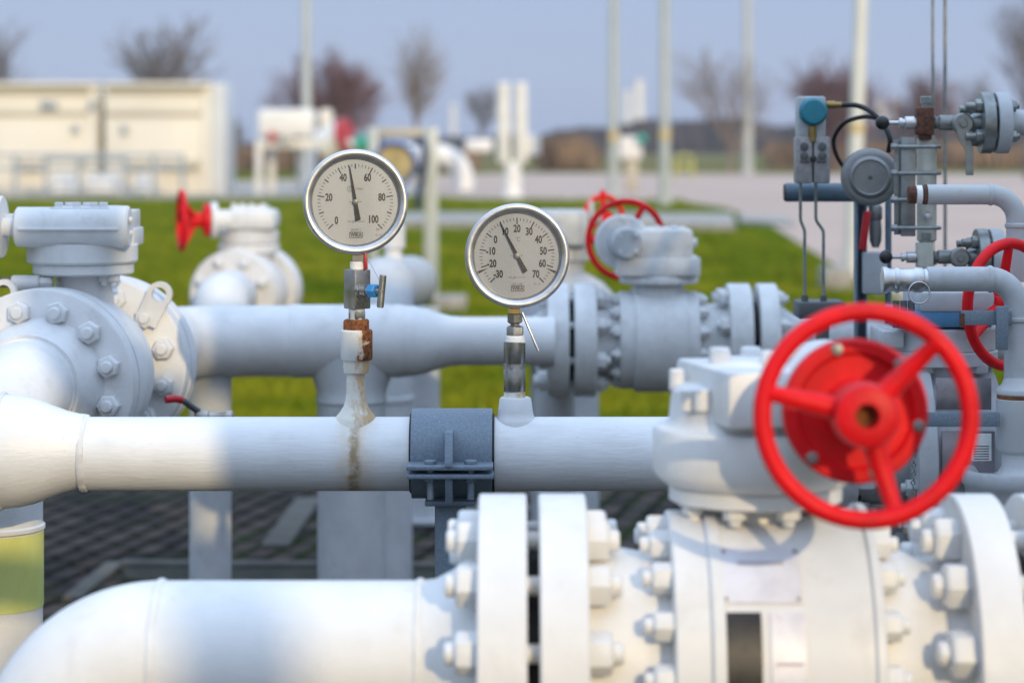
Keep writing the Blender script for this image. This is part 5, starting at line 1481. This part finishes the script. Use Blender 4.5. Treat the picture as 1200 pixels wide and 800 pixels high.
lamp(359, 216, 12, None, M['pole_paint'], 'grey lamp post rising left of the pressure gauge')
lamp(719, 234, 11, 160, M['pole_paint'], 'slim grey lamp post behind the thermometer side, left of the pair')
lamp(779, 241, 12, 158, M['pole_paint'], 'grey lamp post with yellow band right of the control cabinet')
lamp(876, 204, 12, None, M['pole_paint'], 'pale grey lamp post standing by the far field')
lamp(997.5, 328, 17, 150, M['pole_bright'], 'bright lamp post with yellow band behind the regulator', 0.036)

# ================================================================ bare trees
def tree(label, px, ybase, ytop, spread_px, D, m, seed, n1=7, levels=4, dense=1.0, tw=0.012, name='bare_tree', trunk_h=0.25):
    r = random.Random(seed)
    base = Vector(((px - 600) * D / FPX, D, 0))
    Hh = (HOR - ytop) * D / FPX + CAM_H
    Sp = S(spread_px / 2, D)
    t = thing(name, label, 'tree', base)
    tr_ = MB(); cr = MB()
    tp = base + Vector((r.uniform(-.2, .2), 0, Hh * trunk_h))
    r0 = Hh * 0.018
    tr_.tube([base - Z * 0.05, base + Z * Hh * 0.08, tp], [r0 * 1.3, r0, r0 * .8], 8)
    tr_.build('trunk', m, t)
    def prism3(a, b, ra, rb):
        d = (b - a)
        if d.length < 1e-4: return
        u, w, _ = frame(d)
        vs = []
        for p, q in ((a, ra), (b, rb)):
            for k in range(3):
                an = 2 * PI * k / 3
                vs.append(p + (u * math.cos(an) + w * math.sin(an)) * q)
        cr.add(vs, [(0, 1, 4, 3), (1, 2, 5, 4), (2, 0, 3, 5)])
    def grow(p, d, L, rad, lev):
        segs = 3
        for i in range(segs):
            nd = (d + Vector((r.uniform(-.16, .16), r.uniform(-.16, .16), 0.08))).normalized()
            q = p + nd * L / segs
            prism3(p, q, max(rad * (1 - .25 * i), tw), max(rad * (1 - .25 * (i + 1)), tw))
            if lev > 0:
                kk = max(1, int(round((2 if i < segs - 1 else 3) * dense)))
                for _ in range(kk):
                    az = r.uniform(0, 2 * PI); sp = r.uniform(.35, .85)
                    u, w, _d = frame(nd)
                    bd_ = (nd * math.cos(sp) + (u * math.cos(az) + w * math.sin(az)) * math.sin(sp)).normalized()
                    grow(q, bd_, L * r.uniform(.5, .72), rad * .5, lev - 1)
            p, d = q, nd
    for k in range(n1):
        az = 2 * PI * k / n1 + r.uniform(-.3, .3); el = r.uniform(0.15, 1.0)
        d = Vector((math.cos(az) * el * Sp / (Hh * .45), math.sin(az) * el * Sp / (Hh * .45), 1)).normalized()
        grow(tp + Z * r.uniform(-.15, .1) * Hh * trunk_h, d, Hh * (1 - trunk_h) * r.uniform(.42, .56), r0 * .7, levels - 1)
    # fit the crown to its height and spread
    a = np.array([tuple(v) for v in cr.v])
    sc = (Hh - tp.z) / (a[:, 2].max() - tp.z); sx = Sp / max(np.percentile(abs(a[:, 0] - base.x), 98), 1e-3)
    cr.v = [(base.x + (v[0] - base.x) * sx, base.y + (v[1] - base.y) * sx, tp.z + (v[2] - tp.z) * sc) for v in a]
    cr.build('crown', m, t, smooth=False)
tree('bare tree with fanned branches rising behind the right cream cabin', 199, 178, 12, 112, 100, M['bark'], 1, 9, 3, .95, .02)
tree('bare tree at the left frame edge above the cabin roof', -10, 178, 15, 90, 105, M['bark'], 2, 8, 3, 1.1, .015)
tree('dense reddish brown bush tree behind the lamp post left of the pressure gauge', 393, 190, 46, 122, 95, M['bark_red'], 3, 11, 4, .85, .014, trunk_h=.12)
tree('slender faint bare tree right above the goalpost', 489, 186, 24, 62, 120, M['bark_pale'], 4, 7, 3, .8, .02)
tree('low hazy bare tree left of the twin vent stacks', 563, 178, 96, 52, 230, M['bark'], 5, 8, 4, .6, .025)
tree('wide pale brown bare tree behind the pale lamp post', 856, 192, 52, 122, 110, M['bark_pale'], 6, 9, 4, .65, .013, trunk_h=.15)
tree('dark reddish tree behind the bright lamp post', 977, 188, 50, 100, 110, M['bark_red'], 7, 11, 4, .95, .016, trunk_h=.12)
tree('low reddish bush tree behind the stay rods', 1090, 184, 74, 94, 150, M['bark_red'], 8, 9, 4, .75, .018, trunk_h=.12)
tree('small dark pointed tree left of the steel flange pair', 1142, 182, 78, 40, 160, M['bark'], 9, 8, 4, .7, .018, trunk_h=.1)
tree('tall bare tree with drooping twigs at the right frame edge', 1206, 190, -40, 90, 90, M['bark'], 10, 9, 4, .6, .012)
tree('low grey shrub peeping out behind the shade toned cabin end', 272, 186, 134, 26, 110, M['bark'], 11, 7, 4, .6, .016, trunk_h=.1)
# far wood and reeds
def scrub(name, label, x0, x1, y0, y1, D, dd, n, m, seed, w, prof):
    r = np.random.default_rng(seed)
    vs = []; fs = []
    for i in range(n):
        px = r.uniform(x0, x1); d = D + r.uniform(0, dd)
        top = y1 + (prof(px)) ; hgt = ((HOR - top) * D / FPX + CAM_H) * r.uniform(.35, 1.0) ** .6
        p = np.array([(px - 600) * d / FPX, d, 0]); ww = w * r.uniform(.5, 1.3)
        lean = r.normal(0, .12) * hgt; az = r.uniform(0, PI)
        z0 = hgt * r.uniform(0, .5)
        ex, ey = math.cos(az) * ww, math.sin(az) * ww
        k = len(vs)
        vs += [(p[0] - ex * .4, p[1] - ey * .4, z0 * .3), (p[0] + ex * .4, p[1] + ey * .4, z0 * .3), (p[0] + lean + ex, p[1] + ey, hgt * .7), (p[0] + lean * 1.2, p[1], hgt), (p[0] + lean - ex, p[1] - ey, hgt * .6)]
        fs.append((k, k + 1, k + 2, k + 3, k + 4))
    b = MB(); b.add(vs, fs)
    o = b.build(name, m, None, None, smooth=False); tag(o, label, 'scrub', kind='stuff'); return o
import math as _m
scrub('far_wood', 'dark leafless wood along the horizon on the right', 640, 1280, 178, 140, 330, 60, 7000, M['far_wood'], 21, 1.0, lambda x: 5 * _m.sin(x * .021) + 3 * _m.sin(x * .063 + 1) + max(0, (690 - x) * .25))
scrub('far_wood', 'faint leafless wood along the horizon on the left', -80, 640, 178, 160, 380, 60, 3000, M['far_wood'], 22, 1.2, lambda x: 4 * _m.sin(x * .03) + 2 * _m.sin(x * .07))
scrub('reed_bed', 'tan patch of dry reeds right of the twin vent stacks', 632, 700, 186, 158, 120, 12, 3000, M['reed'], 23, .12, lambda x: 3 * _m.sin(x * .1) + max(0, (x - 672) * .5))
scrub('reed_bed', 'band of dry brown reeds on the right behind the instruments', 900, 1260, 186, 166, 130, 12, 4000, M['reed'], 24, .12, lambda x: 3 * _m.sin(x * .06))
scrub('reed_bed', 'dry brown reeds at the field edge behind the shelter', 268, 560, 190, 172, 118, 10, 3000, M['reed'], 25, .1, lambda x: 2 * _m.sin(x * .06))
# ================================================================ unseen structures added behind the camera, shaped to cast shade on the pipes
SA, SB = 0.36, 0.32          # light runs along (-SA, 1, -SB)
YC = -1.0
sh = thing('shade_screen', 'unseen grey screen on posts added behind the camera to cast shade', 'shade screen', (3.1, YC, 0))
b = MB()
x0, x1, z0, z1 = 1.951, 4.45, 2.37, 3.60
ox0, ox1, oz0, oz1 = 2.72, 3.04, 3.27, 3.45         # louvre gap, shaped to let dapples of sun through
hx0, hx1, hz0, hz1 = 2.28, 2.50, 3.14, 3.34          # gap added to let a sun patch onto the paving
for a0, a1, c0, c1 in ((x0, hx0, z0, z1), (hx1, ox0, z0, z1), (hx0, hx1, z0, hz0), (hx0, hx1, hz1, z1), (ox1, x1, z0, z1), (ox0, ox1, z0, oz0), (ox0, ox1, oz1, z1)):
    b.box(((a0 + a1) / 2, YC, (c0 + c1) / 2), (a1 - a0, 0.06, c1 - c0), None, 0)
b.build('shade_wall', M['shade_panel'], sh, smooth=False)  # added wall, outlined to throw the shade wanted on the pipes
b = MB()
for xx in (2.75, 2.85, 2.95, 3.05):
    b.box((xx, YC, (oz0 + oz1) / 2), (0.066, 0.03, oz1 - oz0 + 0.03), Matrix.Rotation(math.radians(32), 3, 'Y'), 0)
b.build('dapple_slats', M['shade_panel'], sh, smooth=False)  # slats added to break the sun into stripes on the grey valve
b = MB(); b.box((1.825, YC, 3.285), (0.249, 0.06, 0.63), None, 0.004); b.build('shade_wing', M['shade_panel'], sh)  # added panel that shades the back pipe
for xx in (2.1, 4.35):
    b = MB(); b.box((xx, YC - 0.10, 1.8), (0.12, 0.12, 3.6), None, 0.004); b.build('post', M['shade_panel'], sh)
b = MB(); b.cyl((1.30, YC, 2.495), (1.948, YC, 2.495), 0.125, n=40, ch=0.01); b.build('duct', M['shade_panel'], sh)  # added bar that shades the middle pipe
b = MB(); b.tube(fillet([Vector((1.46, YC - 0.2, 2.74)), Vector((1.215, YC - 0.2, 2.74)), Vector((1.215, YC - 0.2, 3.28))], 0.11, 8), 0.095, 28); b.build('shade_bend', M['shade_panel'], sh)  # added bend that shades the left valve
vp_ = thing('shade_arm_post', 'unseen grey post and arm added behind the camera to shade the yellow band', 'post', (0.30, YC, 0))
b = MB(); b.tube(fillet([Vector((0.30, YC, 0)), Vector((0.30, YC, 2.280)), Vector((1.13, YC, 2.280))], 0.09, 8), 0.045, 28); b.build('pipe', M['shade_panel'], vp_)  # added arm that casts the shadow across the yellow band
yp = -5.6; kx = 2.70 - yp - 0.1
tp_ = thing('tall_shade_post', 'unseen tall grey post added well behind the camera to shade the foreground pipe', 'post', (-0.31 + SA * (2.71 - yp), yp, 0))
b = MB(); b.cyl((-0.31 + SA * (2.71 - yp), yp, 0), (-0.31 + SA * (2.71 - yp), yp, 3.62), 0.066, n=28, ch=0.01); b.build('pole', M['shade_panel'], tp_)  # added pole that casts the soft shade on the foreground pipe
# ================================================================ winter haze
hz = bpy.data.materials.new('haze'); hz.use_nodes = True
hn = hz.node_tree; hn.nodes.clear()
ho = hn.nodes.new('ShaderNodeOutputMaterial'); hv = hn.nodes.new('ShaderNodeVolumePrincipled')
hv.inputs['Color'].default_value = (0.80, 0.86, 0.95, 1); hv.inputs['Density'].default_value = 0.0005; hv.inputs['Anisotropy'].default_value = 0.0
hn.links.new(hv.outputs[0], ho.inputs['Volume'])
b = MB(); b.box((0, 212, 7.0), (270, 506, 16), None, 0)
o = b.build('haze', hz, None, None, smooth=False); tag(o, kind='stuff')
# ================================================================ camera, light, sky
cam = bpy.data.cameras.new('camera'); co_ = bpy.data.objects.new('camera', cam); COL.objects.link(co_)
co_.location = (0, 0, CAM_H); co_.rotation_euler = (PI / 2, 0, 0)
cam.lens = 85.0; cam.sensor_width = 36.0; cam.sensor_fit = 'HORIZONTAL'
cam.shift_y = -(400.0 - HOR) / 1200.0
cam.clip_start = 0.05; cam.clip_end = 6000
cam.dof.use_dof = True; cam.dof.focus_distance = 3.83; cam.dof.aperture_fstop = 3.7; cam.dof.aperture_blades = 9
SC.camera = co_

sun = bpy.data.lights.new('sun', 'SUN'); so = bpy.data.objects.new('sun', sun); COL.objects.link(so)
sun.energy = 2.4; sun.angle = math.radians(0.5); sun.color = (1.0, 0.77, 0.43)
ldir = Vector((-SA, 1, -SB)).normalized()
so.rotation_mode = 'QUATERNION'; so.rotation_quaternion = Vector((0, 0, -1)).rotation_difference(ldir)
so.location = (3, -8, 6)
w = bpy.data.worlds.new('World'); SC.world = w; w.use_nodes = True
nt = w.node_tree; nt.nodes.clear()
out = nt.nodes.new('ShaderNodeOutputWorld'); bg = nt.nodes.new('ShaderNodeBackground'); sk = nt.nodes.new('ShaderNodeTexSky')
sk.sky_type = 'NISHITA'; sk.sun_disc = False
sk.sun_elevation = math.atan2(SB, math.hypot(SA, 1)); sk.sun_rotation = math.atan2(SA, -1)
sk.altitude = 0; sk.air_density = 1.0; sk.dust_density = 1.0; sk.ozone_density = 1.0
bg.inputs[1].default_value = 0.14
# winter haze: the sky texture is mixed with a pale blue that deepens with height
tcw = nt.nodes.new('ShaderNodeTexCoord'); sxw = nt.nodes.new('ShaderNodeSeparateXYZ'); nt.links.new(tcw.outputs['Generated'], sxw.inputs[0])
cr_ = nt.nodes.new('ShaderNodeValToRGB'); nt.links.new(sxw.outputs[2], cr_.inputs[0])
HZ = 1.0 / 0.14
els = cr_.color_ramp.elements
stops = [(0.0, (0.375, 0.475, 0.735)), (0.08, (0.35, 0.455, 0.75)), (0.35, (0.62, 0.79, 1.06)), (1.0, (1.62, 2.05, 2.72))]
while len(els) < len(stops): els.new(0.5)
for e_, (p_, c_) in zip(els, stops):
    e_.position = p_; e_.color = (c_[0] * HZ, c_[1] * HZ, c_[2] * HZ, 1.0)
mixw = nt.nodes.new('ShaderNodeMix'); mixw.data_type = 'RGBA'; mixw.inputs[0].default_value = 0.85
nt.links.new(sk.outputs[0], mixw.inputs[6]); nt.links.new(cr_.outputs[0], mixw.inputs[7])
nt.links.new(mixw.outputs[2], bg.inputs[0]); nt.links.new(bg.outputs[0], out.inputs[0])
SC.view_settings.view_transform = 'Standard'; SC.view_settings.look = 'None'; SC.view_settings.gamma = 1.0; SC.view_settings.use_curve_mapping = False
SC.view_settings.exposure = -0.04
SC.render.engine = 'CYCLES'
SC.cycles.use_denoising = True
SC.cycles.max_bounces = 6; SC.cycles.diffuse_bounces = 3; SC.cycles.glossy_bounces = 3; SC.cycles.transparent_max_bounces = 8

# ---------------------------------------------------------------- groups of repeats
GROUPS = {'lamp_post': 'lamp posts along the road', 'bare_tree': 'bare trees beyond the station', 'equipment_cabin': 'cream equipment cabins',
          'equipment_box': 'white boxes before the cabins', 'air_duct': 'ducts low on the cabins', 'block_valve': 'instrument block valves',
          'vent_pipe': 'elbowed vent pipes', 'stay_rod': 'thin stay rods', 'chimney': 'far towers on the horizon', 'edging_stone': 'edging stones on the paving',
          'concrete_kerb': 'kerb strips across the lawn', 'concrete_block': 'concrete footings', 'ball_valve': 'ball valves of the station', 'pipeline': 'pipes of the station'}
for o in COL.objects:
    if o.parent is None:
        k = o.name.split('.')[0]
        if k in GROUPS: o['group'] = GROUPS[k]
        elif k == 'pipe_support' and 'column' in o.get('label', ''): o['group'] = 'round pipe columns'
